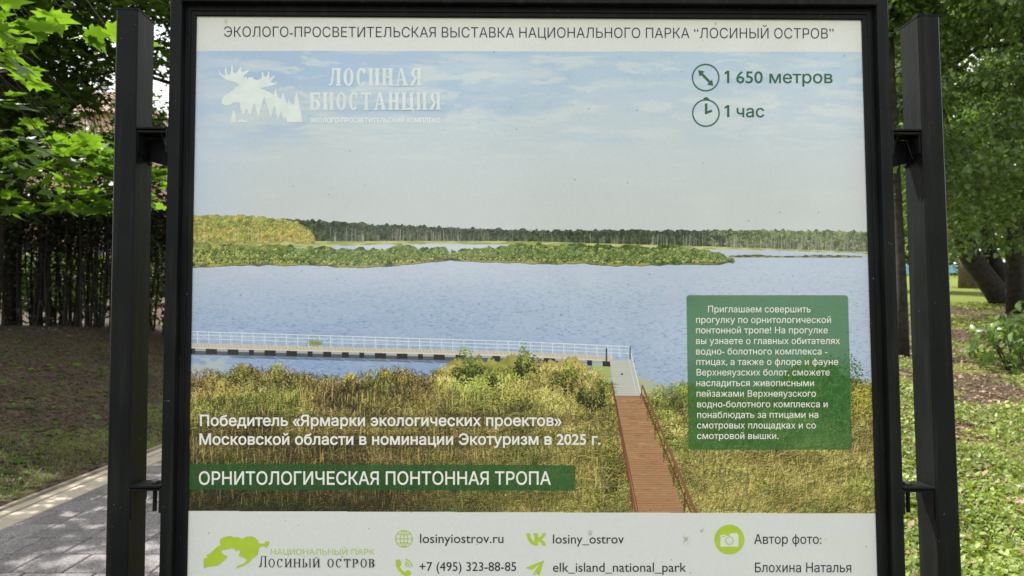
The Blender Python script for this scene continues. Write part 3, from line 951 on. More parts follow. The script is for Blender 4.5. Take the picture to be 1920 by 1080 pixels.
    for ox, oy, mul, al in ((2, 2, .35, .6), (0, 0, 1, .85), (0, 1, .8, .6)):
        px_, py_ = pix(sx2.ravel(), sy2.ravel()); px_ = px_.astype(int) + ox; py_ = py_.astype(int) + oy
        g = (sy2.ravel() < 960) & (px_ >= 0) & (px_ < CW) & (py_ >= 0) & (py_ < CH)
        cc_ = np.repeat(lc * mul, 60, 0)[g].astype(np.float32)
        img[py_[g], px_[g]] = img[py_[g], px_[g]] * (1 - al) + cc_ * al
    for _ in range(2600):         # pale upright stalks
        x_ = R.uniform(356, 1636); y_ = R.uniform(730, 955)
        if 1135 < x_ < 1310 and y_ > 738: continue
        h_ = R.uniform(8, 24); k_ = R.uniform(.75, 1.05) * (1 - .3 * (x_ < 1000) * max(0, (y_ - 850) / 110))
        xb_ = x_ + R.normal(0, 1.5) + (5 if x_ > 1250 else 0) * R.random()
        line(x_, y_, xb_, y_ - h_, R.uniform(.7, 1.3), (198 * k_, 182 * k_, 122 * k_), R.uniform(.4, .8))
        if R.random() < .3: line(xb_, y_ - h_, xb_ + 2.5, y_ - h_ + 4, 1.8, (150 * k_, 118 * k_, 88 * k_), .8)
    g_ = (reed & (Y > 672)).astype(np.float32)[..., None]
    lum = img.mean(-1, keepdims=True)
    nl = np.clip((lum - .47) * 1.42 + .465, .10, .95) / np.maximum(lum, .05)
    img += g_ * (img * nl * np.array([1.03, 1.0, .88], np.float32) * 1.04 - img)
    # ---- timber walkway
    poly([(1155, 742), (1203, 742), (1284, 962), (1188, 962)], (168, 128, 92))
    for k in range(60):
        t0 = (k / 60) ** 1.25; yk = 742 + 220 * t0
        xa_, xb_ = 1155 + 33 * t0, 1203 + 81 * t0
        line(xa_, yk, xb_, yk + .3, .8 + .5 * t0, (122, 82, 60), R.uniform(.2, .6))
        if k % 2: line(xa_, yk + 1.6, xb_, yk + 1.6, 1.4, (190, 148, 116), R.uniform(.1, .5))
    for _ in range(160):
        t0 = R.random(); yk = 742 + 218 * t0; xa_ = 1155 + 33 * t0; xb_ = 1203 + 81 * t0; q = R.uniform(xa_, xb_)
        line(q, yk, min(q + R.uniform(4, 18), xb_), yk, 1.2, (140, 88, 60) if R.random() < .6 else (204, 154, 116), .5)
    rail = (100, 62, 46)
    for t0 in (.0, .12, .26, .42, .60, .80):
        xr = 1203 + 102 * t0; yr = 722 + 236 * t0
        line(xr + 1, yr, xr - 2, yr + 26 + 26 * t0, 1.6 + 1.6 * t0, rail); line(xr + 6, yr + 14, xr - 2, yr + 36 + 22 * t0, 1.1 + 1.1 * t0, (92, 54, 40), .8)
        xl = 1148 + 42 * t0; yl = 722 + 240 * t0
        line(xl, yl, xl + 5, yl + 30 + 14 * t0, 2.4, (104, 56, 38)); line(xl + 4, yl + 12, xl - 8, yl + 30, 1.8, (134, 78, 46))
    poly([(1202, 722), (1205.5, 722), (1308, 962), (1302, 962)], (132, 86, 64))
    line(1202, 736, 1296, 962, 2.2, (98, 54, 36), .9)
    line(1147, 716, 1192, 962, 3.2, (126, 78, 54)); line(1152, 740, 1197, 962, 1.6, (84, 46, 32), .8)
    # ---- translucent printed panels and the soft shadow behind the white lines
    def rounded(x0, y0, x1, y1, xb0, xb1, yb, r):
        pts = []
        for cx, cy, a0 in ((x0 + r, y0 + r, 180), (x1 - r, y0 + r, 270), (xb1 - r, yb - r, 0), (xb0 + r, yb - r, 90)):
            for k in range(6):
                a = rad(a0 + 90 * k / 5); pts.append((cx + r * math.cos(a), cy + r * math.sin(a)))
        return pts
    before = img.copy()
    poly(rounded(1287, 553.5, 1590, 553.5, 1291, 1598, 843.5, 6), (44, 98, 46), .72)
    poly([(1295, 561), (1582, 561), (1589, 700), (1296, 700)], (38, 98, 48), 0.0)
    poly([(355, 870), (1079, 872), (1079, 920), (352, 918)], (34, 84, 40), .76)
    for (xa_, xb_, y0_, y1_) in ((372, 1056, 774, 803), (370, 1130, 810, 840)):
        g = ss(xa_ - 6, xa_ + 6, X) * (1 - ss(xb_ - 6, xb_ + 6, X)) * ss(y0_ - 6, y0_ + 7, Y) * (1 - ss(y1_ - 6, y1_ + 7, Y))
        img *= (1 - .2 * g)[..., None]
    for _ in range(420):          # boughs of the bush show through the panel
        a_ = R.uniform(0, 6.28); q_ = math.sqrt(R.random()); x_ = 1540 + 58 * q_ * math.cos(a_); y_ = 738 + 62 * q_ * math.sin(a_)
        if x_ < 1592: line(x_, y_, x_ + R.normal(0, 5), y_ + R.normal(0, 4), R.uniform(1.5, 4), (34, 100, 40) if R.random() < .6 else (66, 122, 66), .35)
    # ---- white bands
    top_l = curve([(350, 95), (1650, 97.5)]); bot_l = curve([(350, 958), (1650, 963)])
    wt = C(212, 213, 207)
    m = (Y < top_l)
    img[m] = wt
    m = (Y > bot_l)
    img[m] = C(207, 209, 205)
    # dirt, grain
    sp = R.random((CH // 4 + 1, CW // 4 + 1)).astype(np.float32)
    dirt = np.repeat(np.repeat((sp > .9994), 4, 0), 4, 1)[:CH, :CW] & (noise(3, 3, 300) > .55)
    img[dirt] *= .72
    for cx, cy, w_ in ((424, 40, 3), (1106, 999, 4), (1286, 1013, 5), (1316, 996, 4), (1342, 44, 2)):
        g = np.exp(-(((X - cx) / w_) ** 2 + ((Y - cy) / (w_ * 1.3)) ** 2)) * ss(.4, .6, noise(2.2, 2.2, 310))
        img = mix(img, C(132, 134, 110), g * .8)
    yel = (1 - ss(38, 62, Y)) * .25
    img = mix(img, C(205, 206, 176), yel)
    img *= (1 + (fbm(3, 3, 320, 2) - .5) * .03)[..., None]
    img = np.clip(img, 0.01, 1)
    return img


pim = paint_poster()
# display colour -> reflectance of the print
lin = np.where(pim <= .04045, pim / 12.92, ((pim + .055) / 1.055) ** 2.4) * POSTER_K * np.array([.975, 1, 1.04], np.float32)
rgba = np.ones((CH, CW, 4), np.float32)
rgba[..., :3] = np.clip(lin, 0, .9)
pic = bpy.data.images.new('poster_print', CW, CH, alpha=False, float_buffer=True)
pic.colorspace_settings.name = 'Linear Rec.709'
pic.pixels.foreach_set(rgba[::-1].ravel())
pic.update()
pic.pack()
del rgba, lin, pim

m_print, n, l, b = nodemat('printed_poster')
it = n.new('ShaderNodeTexImage'); it.image = pic; it.interpolation = 'Linear'
l.new(it.outputs['Color'], b.inputs['Base Color'])
b.inputs['Roughness'].default_value = 0.5
b.inputs['Specular IOR Level'].default_value = 0.25
b.inputs['Coat Weight'].default_value = 0.45
b.inputs['Coat Roughness'].default_value = 0.06
V4 = [S(u0, v0_), S(u1, v0_), S(u1, v1_), S(u0, v1_)]
me = mesh_py('poster', V4, [(0, 1, 2, 3)], m_print)
uvl = me.uv_layers.new(name='UVMap')
for i, q in enumerate(((0, 0), (1, 0), (1, 1), (0, 1))): uvl.data[i].uv = q
poster = link('poster', me, board)
poster['label'] = 'printed poster of a marsh lake with a pontoon walkway'


INK = {}


def ink(name, srgb, rough=.5):
    """printed ink; srgb is the colour as the print shows it on its white paper"""
    if name not in INK:
        c = [((x / 255 + .055) / 1.055) ** 2.4 * POSTER_K * k for x, k in zip(srgb, (.975, 1, 1.04))]
        m = noise_mat(name, tuple(x * .96 for x in c), tuple(x * 1.04 for x in c), 40, rough, 0, 3, spec=.25)
        INK[name] = m
    return INK[name]


dark = ink('black_ink', (40, 42, 48)); green = ink('green_ink', (52, 96, 72)); pale = ink('pale_ink', (214, 222, 223))
cream = ink('cream_ink', (224, 222, 212)); lime = ink('lime_ink', (166, 190, 58)); white = ink('white_ink', (222, 226, 218)); wband = ink('paper_white', (207, 209, 205))
limet = ink('pale_lime_ink', (172, 188, 100))
LIFT = [0.0]


def place(pts2, faces, frame, mat, name, parent=None, w=None):
    """pts2 in photo-measured layout units -> sheet on the poster"""
    P = [S(*inv1(x, y), 0)[0:3] for x, y in pts2]
    if w is None: w = .0004
    V = [(p[0] + PN[0] * w, p[1] + PN[1] * w, p[2] + PN[2] * w) for p in P]
    return link(name, mesh_py(name, V, faces, mat), parent or poster)


def glyph_loops(body):
    """outlines of a line of text as closed polygons"""
    cu = bpy.data.curves.new('t', 'FONT')
    cu.body = body; cu.size = 1
    o = bpy.data.objects.new('t', cu); COL.objects.link(o)
    dg = bpy.context.evaluated_depsgraph_get()
    c = o.evaluated_get(dg).to_curve(dg)
    loops = []
    for sp in c.splines:
        bp_ = sp.bezier_points; k = len(bp_); P = []
        for i in range(k):
            p, q = bp_[i], bp_[(i + 1) % k]
            a, b, c_, d = (Vector(t[:2]) for t in (p.co, p.handle_right, q.handle_left, q.co))
            ch = (d - a).length
            if ch < 1e-6 and (b - a).length < 1e-6: continue
            dev = (abs((b - a).cross(d - a)) + abs((c_ - a).cross(d - a))) / max(ch, 1e-6)
            n_ = 1 if dev < 1e-4 else 4
            for j in range(n_):
                t = j / n_; s = 1 - t
                P.append(a * s ** 3 + b * (3 * s * s * t) + c_ * (3 * s * t * t) + d * t ** 3)
        Q_ = []
        for p in P:
            if not Q_ or (p - Q_[-1]).length > 1e-4: Q_.append(p)
        if len(Q_) > 2 and (Q_[0] - Q_[-1]).length < 1e-4: Q_.pop()
        if len(Q_) > 2: loops.append(Q_)
    o.to_curve_clear() if hasattr(o, 'to_curve_clear') else None
    bpy.data.objects.remove(o)
    bpy.data.curves.remove(cu)
    return loops


def area(P): return sum(P[i - 1].cross(P[i]) for i in range(len(P))) / 2


def thicken(P, d):
    if not d: return P
    out = []
    for i in range(len(P)):
        e0 = (P[i] - P[i - 1]).normalized(); e1 = (P[(i + 1) % len(P)] - P[i]).normalized()
        n0 = Vector((e0.y, -e0.x)); n1 = Vector((e1.y, -e1.x)); m = n0 + n1
        m = n1 if m.length < .3 else m.normalized()
        out.append(P[i] + m * (d / max(.5, m.dot(n1))))
    return out


CAPH = max(p.y for p in glyph_loops('П')[0])


def strips(loops):
    """area with non-zero winding as bands of trapezia; overlapping strokes of a letter merge"""
    E = []
    for P in loops:
        for i in range(len(P)):
            a, b = P[i - 1], P[i]
            if abs(a.y - b.y) > 1e-7: E.append((a.x, a.y, b.x, b.y, 1) if a.y < b.y else (b.x, b.y, a.x, a.y, -1))
    E = np.array(E)
    ylo, yhi = E[:, 1].min(), E[:, 3].max()
    ys_ = np.unique(np.round(np.concatenate([E[:, 1], E[:, 3], np.linspace(ylo, yhi, 26)]), 4))
    V = []; F = []
    for y0, y1 in zip(ys_[:-1], ys_[1:]):
        if y1 - y0 < 2e-4: continue
        ym = (y0 + y1) / 2
        e = E[(E[:, 1] < ym) & (E[:, 3] > ym)]
        if not len(e): continue
        k = (e[:, 2] - e[:, 0]) / (e[:, 3] - e[:, 1])
        xm = e[:, 0] + k * (ym - e[:, 1]); xa = e[:, 0] + k * (y0 - e[:, 1]); xb = e[:, 0] + k * (y1 - e[:, 1])
        w = 0; st = None
        for i in np.argsort(xm):
            w2 = w + int(e[i, 4])
            if w == 0 and w2 != 0: st = i
            elif w != 0 and w2 == 0:
                n_ = len(V)
                V += [(xa[st], y0), (xa[i], y0), (xb[i], y1), (xb[st], y1)]; F.append((n_, n_ + 1, n_ + 2, n_ + 3))
            w = w2
    return V, F


GLY = {}


def text(body, x0, x1, yb0, yb1, cap, mat, bold=0.0, name='lettering'):
    loops = glyph_loops(body)
    # loops of one letter overlap in x
    loops.sort(key=lambda q: min(p.x for p in q))
    groups = []; end = -9
    for q in loops:
        lo, hi = min(p.x for p in q), max(p.x for p in q)
        if lo < end - .004: groups[-1].append(q)
        else: groups.append([q])
        end = max(end, hi) if lo < end - .004 else hi
    V = []; F = []
    for g in groups:
        sg = 1 if area(max(g, key=lambda q: abs(area(q)))) > 0 else -1
        v_, f_ = strips([thicken(q, bold * sg) for q in g])
        k = len(V); V += v_; F += [tuple(k + i for i in t) for t in f_]
    co = np.array(V); a = co[:, 0].min(); b_ = co[:, 0].max(); t = (co[:, 0] - a) / (b_ - a)
    u, v = INV(x0 + t * (x1 - x0), yb0 + t * (yb1 - yb0) - co[:, 1] / CAPH * cap)
    P = PO[None] - BASE + u[:, None] * PU + v[:, None] * PV + PN * .0004
    return link(name, mesh_py(name, P, F, mat), poster)


text('ЭКОЛОГО-ПРОСВЕТИТЕЛЬСКАЯ ВЫСТАВКА НАЦИОНАЛЬНОГО ПАРКА “ЛОСИНЫЙ ОСТРОВ”', 420, 1563, 69, 72.5, 19.5, dark, -.004)
text('650 метров', 1380.5, 1561, 155.8, 155.8, 23, green, .010)
text('час', 1381, 1433, 219.6, 219.6, 22.5, green, .010)
text('ЭКОЛОГО-ПРОСВЕТИТЕЛЬСКИЙ КОМПЛЕКС', 581, 825, 229.7, 229.7, 8.6, ink('bright_print', (226, 232, 230)), .034)
text('Победитель «Ярмарки экологических проектов»', 375, 1053, 798.3, 798.3, 20.5, cream, .020)
text('Московской области в номинации Экотуризм в 2025 г.', 374, 1126, 833.5, 833.5, 20.5, cream, .020)
text('ОРНИТОЛОГИЧЕСКАЯ ПОНТОННАЯ ТРОПА', 373, 1033, 908.5, 908.5, 24.5, cream, .012)
for s_, a_, b_, y_ in (('Приглашаем совершить', 1327.5, 1520, 585.6), ('прогулку по орнитологической', 1305, 1558, 605.5),
                       ('понтонной тропе! На прогулке', 1305, 1552, 625), ('вы узнаете о главных обитателях', 1305, 1574.7, 645),
                       ('водно- болотного комплекса -', 1305, 1551, 664.7), ('птицах, а также о флоре и фауне', 1305.5, 1571.5, 684.3),
                       ('Верхнеяузских болот, сможете', 1306, 1555.5, 704), ('насладиться живописными', 1305.5, 1526, 724),
                       ('пейзажами Верхнеяузского', 1306, 1529.6, 743.8), ('водно-болотного комплекса и', 1307, 1551.6, 763.6),
                       ('понаблюдать за птицами на', 1307, 1534, 783.5), ('смотровых площадках и со', 1307, 1529.6, 803.3),
                       ('смотровой вышки.', 1307, 1459.4, 823)):
    text(s_, a_, b_, y_, y_, 12.3, cream, .006)
text('НАЦИОНАЛЬНЫЙ ПАРК', 507.8, 702.3, 1040, 1040, 11, limet, .004)
text('losinyiostrov.ru', 787.6, 944, 1018, 1018, 18.2, dark, .004)
text('+7 (495) 323-88-85', 786.7, 967.8, 1070.4, 1070.4, 17.5, dark, .004)
text('losiny_ostrov', 1036.7, 1169.7, 1019, 1019, 18.2, dark, .004)
text('elk_island_national_park', 1036.7, 1286.7, 1072, 1072, 18.2, dark, .004)
text('Автор фото:', 1414, 1540, 1019.6, 1019.6, 18, dark, .004)
text('Блохина Наталья', 1415.5, 1596, 1072.8, 1072.8, 18, dark, .004)


class Flat:
    """flat print built of polygons, each a hair above the one before"""
    def __init__(s, base=.0004): s.V = []; s.F = []; s.w = base

    def poly(s, pts, holes=()):
        loops = [[Vector((x, y, 0)) for x, y in pts]] + [[Vector((x, y, 0)) for x, y in h] for h in holes]
        tris = tessellate_polygon(loops)
        flat = [p for lp in loops for p in lp]
        n_ = len(s.V)
        for p in flat:
            u, v = inv1(p.x, p.y)
            s.V.append(S(u, v, s.w))
        s.F += [tuple(n_ + i for i in t) for t in tris]
        s.w += .00002

    def line(s, pts, w):
        """open stroke as one ribbon"""
        P = [Vector((x, y)) for x, y in pts]; L = []; R_ = []
        for i, p in enumerate(P):
            d0 = (P[i] - P[i - 1]).normalized() if i else (P[1] - P[0]).normalized()
            d1 = (P[i + 1] - P[i]).normalized() if i + 1 < len(P) else d0
            t = (d0 + d1).normalized() if (d0 + d1).length > .2 else d0
            k = 1 / max(.45, t.dot(d1)); nn = Vector((-t.y, t.x)) * (w / 2 * k)
            L.append(p + nn); R_.append(p - nn)
        n_ = len(s.V)
        for q in L + R_:
            u, v = inv1(q.x, q.y); s.V.append(S(u, v, s.w))
        m_ = len(P)
        s.F += [(n_ + i, n_ + i + 1, n_ + m_ + i + 1, n_ + m_ + i) for i in range(m_ - 1)]
        s.w += .00002

    def ring(s, cx, cy, rx, ry, tx, ty=None, a0=0, a1=360, n=40):
        ty = tx if ty is None else ty
        n_ = len(s.V); A = [rad(a0 + (a1 - a0) * i / n) for i in range(n + 1)]
        for a in A:
            for k in (0, 1):
                u, v = inv1(cx + (rx - k * tx) * math.cos(a), cy - (ry - k * ty) * math.sin(a)); s.V.append(S(u, v, s.w))
        s.F += [(n_ + 2 * i, n_ + 2 * i + 2, n_ + 2 * i + 3, n_ + 2 * i + 1) for i in range(n)]
        s.w += .00002

    def rect(s, x0, y0, x1, y1): s.poly([(x0, y0), (x1, y0), (x1, y1), (x0, y1)])

    def build(s, name, mat, label=None):
        o = link(name, mesh_py(name, s.V, s.F, mat), poster)
        if label: o['label'] = label
        return o


def arc(cx, cy, r, a0=0, a1=360, n=24): return [(cx + r * math.cos(rad(a0 + (a1 - a0) * i / n)), cy - r * math.sin(rad(a0 + (a1 - a0) * i / n))) for i in range(n + (a1 - a0 < 360))]


# elk and firs emblem
Q = lambda pts, k, ox, oy: [(ox + x / k, oy + y / k) for x, y in pts]
elk = [(188,118),(205,140),(235,165),(240,150),(235,120),(247,98),(252,130),(258,155),(275,150),(282,120),(280,95),(290,85),(297,100),(295,130),(310,148),(330,130),(345,105),(355,100),(352,125),(365,135),(400,122),(413,125),(395,145),(372,160),(375,180),(392,165),(400,190),(410,170),(430,175),(437,165),(443,185),(470,195),(500,180),(505,160),(500,140),(510,133),(517,160),(530,175),(548,150),(545,128),(557,135),(557,165),(565,180),(580,165),(593,158),(597,165),(580,190),(565,205),(590,215),(610,203),(613,210),(590,230),(540,243),(490,250),(520,262),(560,280),(590,300),(600,255),(612,290),(625,320),(640,330),(655,280),(668,320),(680,350),(690,365),(697,320),(708,360),(735,370),(740,320),(752,283),(765,320),(775,370),(785,430),(797,497),(690,497),(680,480),(672,450),(665,490),(650,450),(640,420),(620,480),(605,430),(598,375),(585,400),(568,465),(555,430),(545,380),(530,350),(522,310),(510,340),(495,400),(480,455),(465,420),(455,370),(445,360),(435,400),(420,445),(408,430),(398,400),(385,400),(378,435),(368,440),(350,400),(345,355),(300,355),(270,375),(240,378),(215,360),(215,335),(235,300),(270,285),(300,265),(310,245),(340,235),(330,215),(290,203),(240,190),(200,155)]
f = Flat()
f.poly(Q(elk, 3.84, 360, 100))
f.poly(Q([(277,497),(290,440),(300,400),(312,440),(323,497)], 3.84, 360, 100))
f.poly(Q([(330,496),(335,480),(360,476),(410,492),(412,496)], 3.84, 360, 100))
f.build('emblem', ink('white_print', (216, 223, 218)), 'white elk head with fir trees')

# green reserve outline with an elk head left white
isl = [(35,255),(38,235),(60,230),(52,215),(75,205),(95,185),(115,165),(135,160),(128,145),(133,120),(160,110),(195,105),(200,112),(230,112),(260,122),(280,110),(315,108),(335,120),(350,135),(345,145),(365,150),(385,150),(390,135),(412,138),(410,155),(395,175),(380,165),(355,170),(350,195),(345,215),(315,235),(300,255),(270,275),(240,285),(220,293),(230,275),(270,262),(282,245),(270,232),(250,225),(235,220),(243,200),(245,183),(238,193),(231,178),(225,196),(216,186),(211,174),(206,186),(197,170),(192,186),(183,172),(178,188),(166,175),(160,190),(150,180),(146,190),(135,186),(145,210),(172,220),(165,238),(140,258),(120,275),(60,283),(38,292)]
f = Flat(); f.poly(Q(isl, 3.048, 370, 970)); f.build('emblem', lime, 'green outline of the reserve with an elk head')

# icons
f = Flat(); f.ring(1323, 145.5, 26, 26, 2.6, n=48)
ax, ay, bx_, by_ = 1309, 131.5, 1337.5, 161
dxx, dyy = (bx_ - ax) / math.hypot(bx_ - ax, by_ - ay), (by_ - ay) / math.hypot(bx_ - ax, by_ - ay)
f.line([(ax + dxx * 6, ay + dyy * 6), (bx_ - dxx * 6, by_ - dyy * 6)], 4.6)
f.poly([(ax, ay), (ax + 12, ay + 2.5), (ax + 2.5, ay + 12)]); f.poly([(bx_, by_), (bx_ - 12, by_ - 2.5), (bx_ - 2.5, by_ - 12)])
f.build('icon', green, 'round icon with a slanting double arrow')
f = Flat(); f.ring(1323.5, 212, 26, 26, 2.6, n=48)
f.poly([(1321.6, 194), (1326.2, 194), (1326.2, 208.5), (1334, 205.5), (1335.6, 209.5), (1321.6, 215)])
f.poly(arc(1324, 187.5, 5.5, 0, 180, 12)); f.build('icon', green, 'round clock icon')

f = Flat(); cx, cy = 757.5, 1010
f.ring(cx, cy, 16.5, 16.5, 1.6, n=40); f.ring(cx, cy, 7.5, 16, 1.4, n=32); f.line([(cx, cy - 16), (cx, cy + 16)], 1.5)
f.line([(cx - 16, cy), (cx + 16, cy)], 1.5)
for s_ in (-1, 1): f.line([(cx - 13, cy + s_ * 9.5), (cx - 6, cy + s_ * 7.5), (cx + 6, cy + s_ * 7.5), (cx + 13, cy + s_ * 9.5)], 1.4)
f.build('icon', lime, 'globe icon')
f = Flat()
f.poly([(741.5, 1052), (745, 1048.5), (749.5, 1049), (752, 1053), (752.5, 1058), (750, 1061), (750.5, 1064), (754, 1068.5), (758, 1071.5), (761, 1071.5), (764, 1069),
        (768, 1070), (771, 1074), (770.5, 1077), (766, 1080.5), (761, 1080.5), (754, 1077), (747, 1070), (742.5, 1061)])
f.ring(757.5, 1063, 6.5, 6.5, 2, a0=-5, a1=75, n=10); f.ring(757, 1063.5, 11.5, 11.5, 2, a0=-2, a1=78, n=12); f.ring(757, 1063.5, 16.5, 16.5, 2, a0=0, a1=78, n=14)
f.build('icon', lime, 'telephone handset icon')
f = Flat()
f.poly([(986.5, 999.5), (993, 999.5), (995.5, 1008), (1000, 1015), (1002, 1015.5), (1002, 1005), (999.5, 1000.5), (1000, 999.5), (1009, 999.5), (1009, 1009), (1014, 1006),
        (1017.5, 999.5), (1024, 999.5), (1021, 1006), (1015.5, 1011.5), (1021, 1016), (1024.5, 1023), (1018, 1023), (1014, 1017), (1009, 1014), (1009, 1023), (1004, 1023), (996, 1020), (990, 1012)])
f.build('icon', lime, 'two letter network icon')
f = Flat()
f.poly([(984.5, 1065), (1020, 1050.5), (1011, 1079.5), (1002, 1071.5), (1013, 1056.5), (998, 1068)])
f.poly([(1000.3, 1072.5), (1004.5, 1076), (999, 1079.5)])
f.build('icon', lime, 'paper plane icon')
f = Flat(); f.poly(arc(1367.5, 1011.5, 28, n=48)); f.build('icon', lime, 'green disc with a camera')
f = Flat(.0005)
f.poly([(1350.5, 1003.5), (1352, 1002.5), (1361, 1002.5), (1361, 1004.5), (1368, 1004.5), (1369, 1000), (1381, 999), (1384.5, 1003.5), (1384.5, 1024), (1383.5, 1025), (1351.5, 1025), (1350.5, 1024)])
f.build('icon', wband, 'white camera drawing')
f = Flat(.0006); f.ring(1367.5, 1013.5, 8, 8, 1.8, n=28); f.rect(1353.5, 1005.2, 1359, 1006.6); f.build('icon', lime, 'camera lens ring')


for y0_, y1_ in ((132.8, 155.8), (197.2, 219.6)):
    f = Flat()
    f.poly([(1363.2, y0_), (1367.4, y0_), (1367.4, y1_), (1363.2, y1_), (1363.2, y0_ + 5.2), (1358.4, y0_ + 6.6), (1358.4, y0_ + 3.4)])
    f.build('lettering', green)


# slab serif capitals for the station's name, drawn stroke by stroke
def serif_word(word, x0, x1, ytop, ybase, mat, slabs=True, tk=.30, th=.13, sw=.62):
    """tk: thick stem, th: thin stroke, sw: letter width; all in cap heights"""
    wd = {'С': .58, 'О': .62, 'Л': .72, 'Ы': .82, 'ы': .82, 'Ц': .74, 'Т': .66, 'Я': .68, 'А': .72, 'р': .56, 'в': .56}
    gap = .17 if slabs else .22
    ws = [wd.get(ch, wd.get(ch.upper(), sw)) if ch != ' ' else .35 for ch in word]
    tot = sum(ws) + gap * (len(ws) - 1)
    k = (x1 - x0) / tot
    H = ybase - ytop
    f = Flat(); x = 0
    s_ = .09
    for i, ch in enumerate(word):
        w = ws[i]; big = (i == 0 and not slabs)
        top = -.30 if big else 0.0
        c = ch.upper()
        def R_(a, b, c_, d): f.rect(x0 + (x + a) * k, ytop + b * H, x0 + (x + c_) * k, ytop + d * H)
        def Pq(*p): f.poly([(x0 + (x + a) * k, ytop + b * H) for a, b in p])
        def stem(a, t=tk, y0=top, y1=1.0):
            R_(a, y0, a + t, y1)
            if slabs or True:
                e = .055 if slabs else .07; hh = .09 if slabs else .05
                R_(a - e, y0, a + t + e, y0 + hh); R_(a - e, y1 - hh, a + t + e, y1)
        if c in 'НИЦЙ':
            stem(.03); stem(w - .03 - tk)
            if c == 'Н': R_(.03 + tk, .45, w - .03 - tk, .45 + th)
            if c in 'ИЙ': Pq((.03 + tk, .80), (w - .03 - tk, .12), (w - .03 - tk, .30), (.03 + tk, .96))
            if c == 'Й': f.ring(x0 + (x + w / 2) * k, ytop - .20 * H, .16 * k, .12 * H, .04 * k, .06 * H, 180, 360, 10)
            if c == 'Ц': R_(.03 + tk, 1 - th, w - .03 - tk, 1); Pq((w - .12, .96), (w + .04, .96), (w + .03, 1.22), (w - .05, 1.14))
        elif c == 'О': f.ring(x0 + (x + w / 2) * k, ytop + H / 2, w / 2 * k, .52 * H, tk * .92 * k, th * .9 * H)
        elif c == 'С':
            f.ring(x0 + (x + w / 2) * k, ytop + H / 2, w / 2 * k, .52 * H, tk * .92 * k, th * .9 * H, 48, 318)
            R_(w - .16, .02, w - .04, .30)
        elif c == 'Т':
            stem(w / 2 - tk / 2); R_(0, 0, w, th); R_(0, 0, .09, .28); R_(w - .09, 0, w, .28)
        elif c == 'А':
            Pq((w * .38, top), (w * .60, top), (w, 1), (w - tk * 1.05, 1), (w * .42, .2)); Pq((w * .36, top), (w * .47, top), (.16, 1), (.04, 1))
            R_(w * .22, .62, w * .74, .62 + th * .8); R_(-.03, .93, .24, 1); R_(w - tk - .1, .93, w + .05, 1)
        elif c == 'Л':
            stem(w - .03 - tk)
            Pq((w * .30, top), (w * .30 + th, top), (.24, .86), (.12, 1), (-.02, 1), (-.02, .88), (.10, .86)); R_(w * .26, top, w - .03, top + th * .7)
        elif c == 'Я':
            stem(w - .03 - tk); f.ring(x0 + (x + w - .30) * k, ytop + .29 * H, .32 * k, .29 * H, .2 * k, th * .8 * H, 90, 270, 16)
            Pq((w - .40, .52), (w - .24, .52), (.22, 1), (-.02, 1), (.02, .9))
        elif c == 'Б':
            stem(.03); R_(.03, 0, w - .02, th); R_(w - .10, 0, w - .02, .26)
            f.ring(x0 + (x + .28) * k, ytop + .70 * H, (w - .28) * k, .30 * H, .22 * k, th * .8 * H, -90, 90, 16); R_(.2, .40, .30, .40 + th * .8); R_(.2, 1 - th * .8, .30, 1)
        elif c in 'ЫЬ':
            stem(.03, tk * .85); f.ring(x0 + (x + .22) * k, ytop + .72 * H, .26 * k, .28 * H, .16 * k, th * .8 * H, -90, 90, 14); stem(w - .03 - tk * .85, tk * .85)
        elif c == 'Р':
            stem(.03); f.ring(x0 + (x + .24) * k, ytop + .30 * H, (w - .24) * k, .30 * H, .18 * k, th * .8 * H, -90, 90, 16)
        elif c == 'В':
            stem(.03); f.ring(x0 + (x + .24) * k, ytop + .25 * H, (w - .28) * k, .25 * H, .16 * k, th * .8 * H, -90, 90, 14)
            f.ring(x0 + (x + .24) * k, ytop + .73 * H, (w - .24) * k, .27 * H, .18 * k, th * .8 * H, -90, 90, 14)
        x += w + gap
    return f.build('lettering', mat)


serif_word('ЛОСИНАЯ', 617, 790, 128, 161, pale, tk=.21, th=.12, sw=.66)
serif_word('БИОСТАНЦИЯ', 581, 826, 173.5, 206.5, pale, tk=.21, th=.12, sw=.66)
serif_word('Лосиный остров', 486, 702.5, 1047.5, 1063.5, dark, slabs=False, tk=.125, th=.08, sw=.66)


# leaf outlines: (vertices, triangles) in the xy plane, stalk at the origin, tip towards +y, length about 1
def fan(half, mid=(0, .35), fold=.12):
    pts = [(x, y) for x, y in half] + [(-x, y) for x, y in half[::-1] if x != 0]
    V = [(mid[0], mid[1], 0)] + [(x, y, abs(x) * fold - .12 * y * y) for x, y in pts]
    k = len(pts)
    return np.array(V, float), np.array([(0, 1 + i, 1 + (i + 1) % k) for i in range(k)])


MAPLE = fan([(0, 0), (.13, -.12), (.36, -.16), (.33, -.02), (.60, .04), (.47, .20), (.72, .48), (.46, .46), (.30, .46), (.27, .68), (.13, .72), (0, 1.0)])
MAPLE_LOW = fan([(0, 0), (.36, -.14), (.30, .04), (.68, .36), (.27, .48), (0, 1.0)])
HEART = fan([(0, 0), (.28, -.07), (.46, .22), (.34, .62), (0, 1.0)], fold=.18)
OVAL = fan([(0, 0), (.26, .3), (.22, .68), (0, 1.0)], mid=(0, .5), fold=.3)
CLUMP = fan([(0, 0), (.42, .05), (.5, .5), (.2, .6), (0, 1.0)], fold=.3)


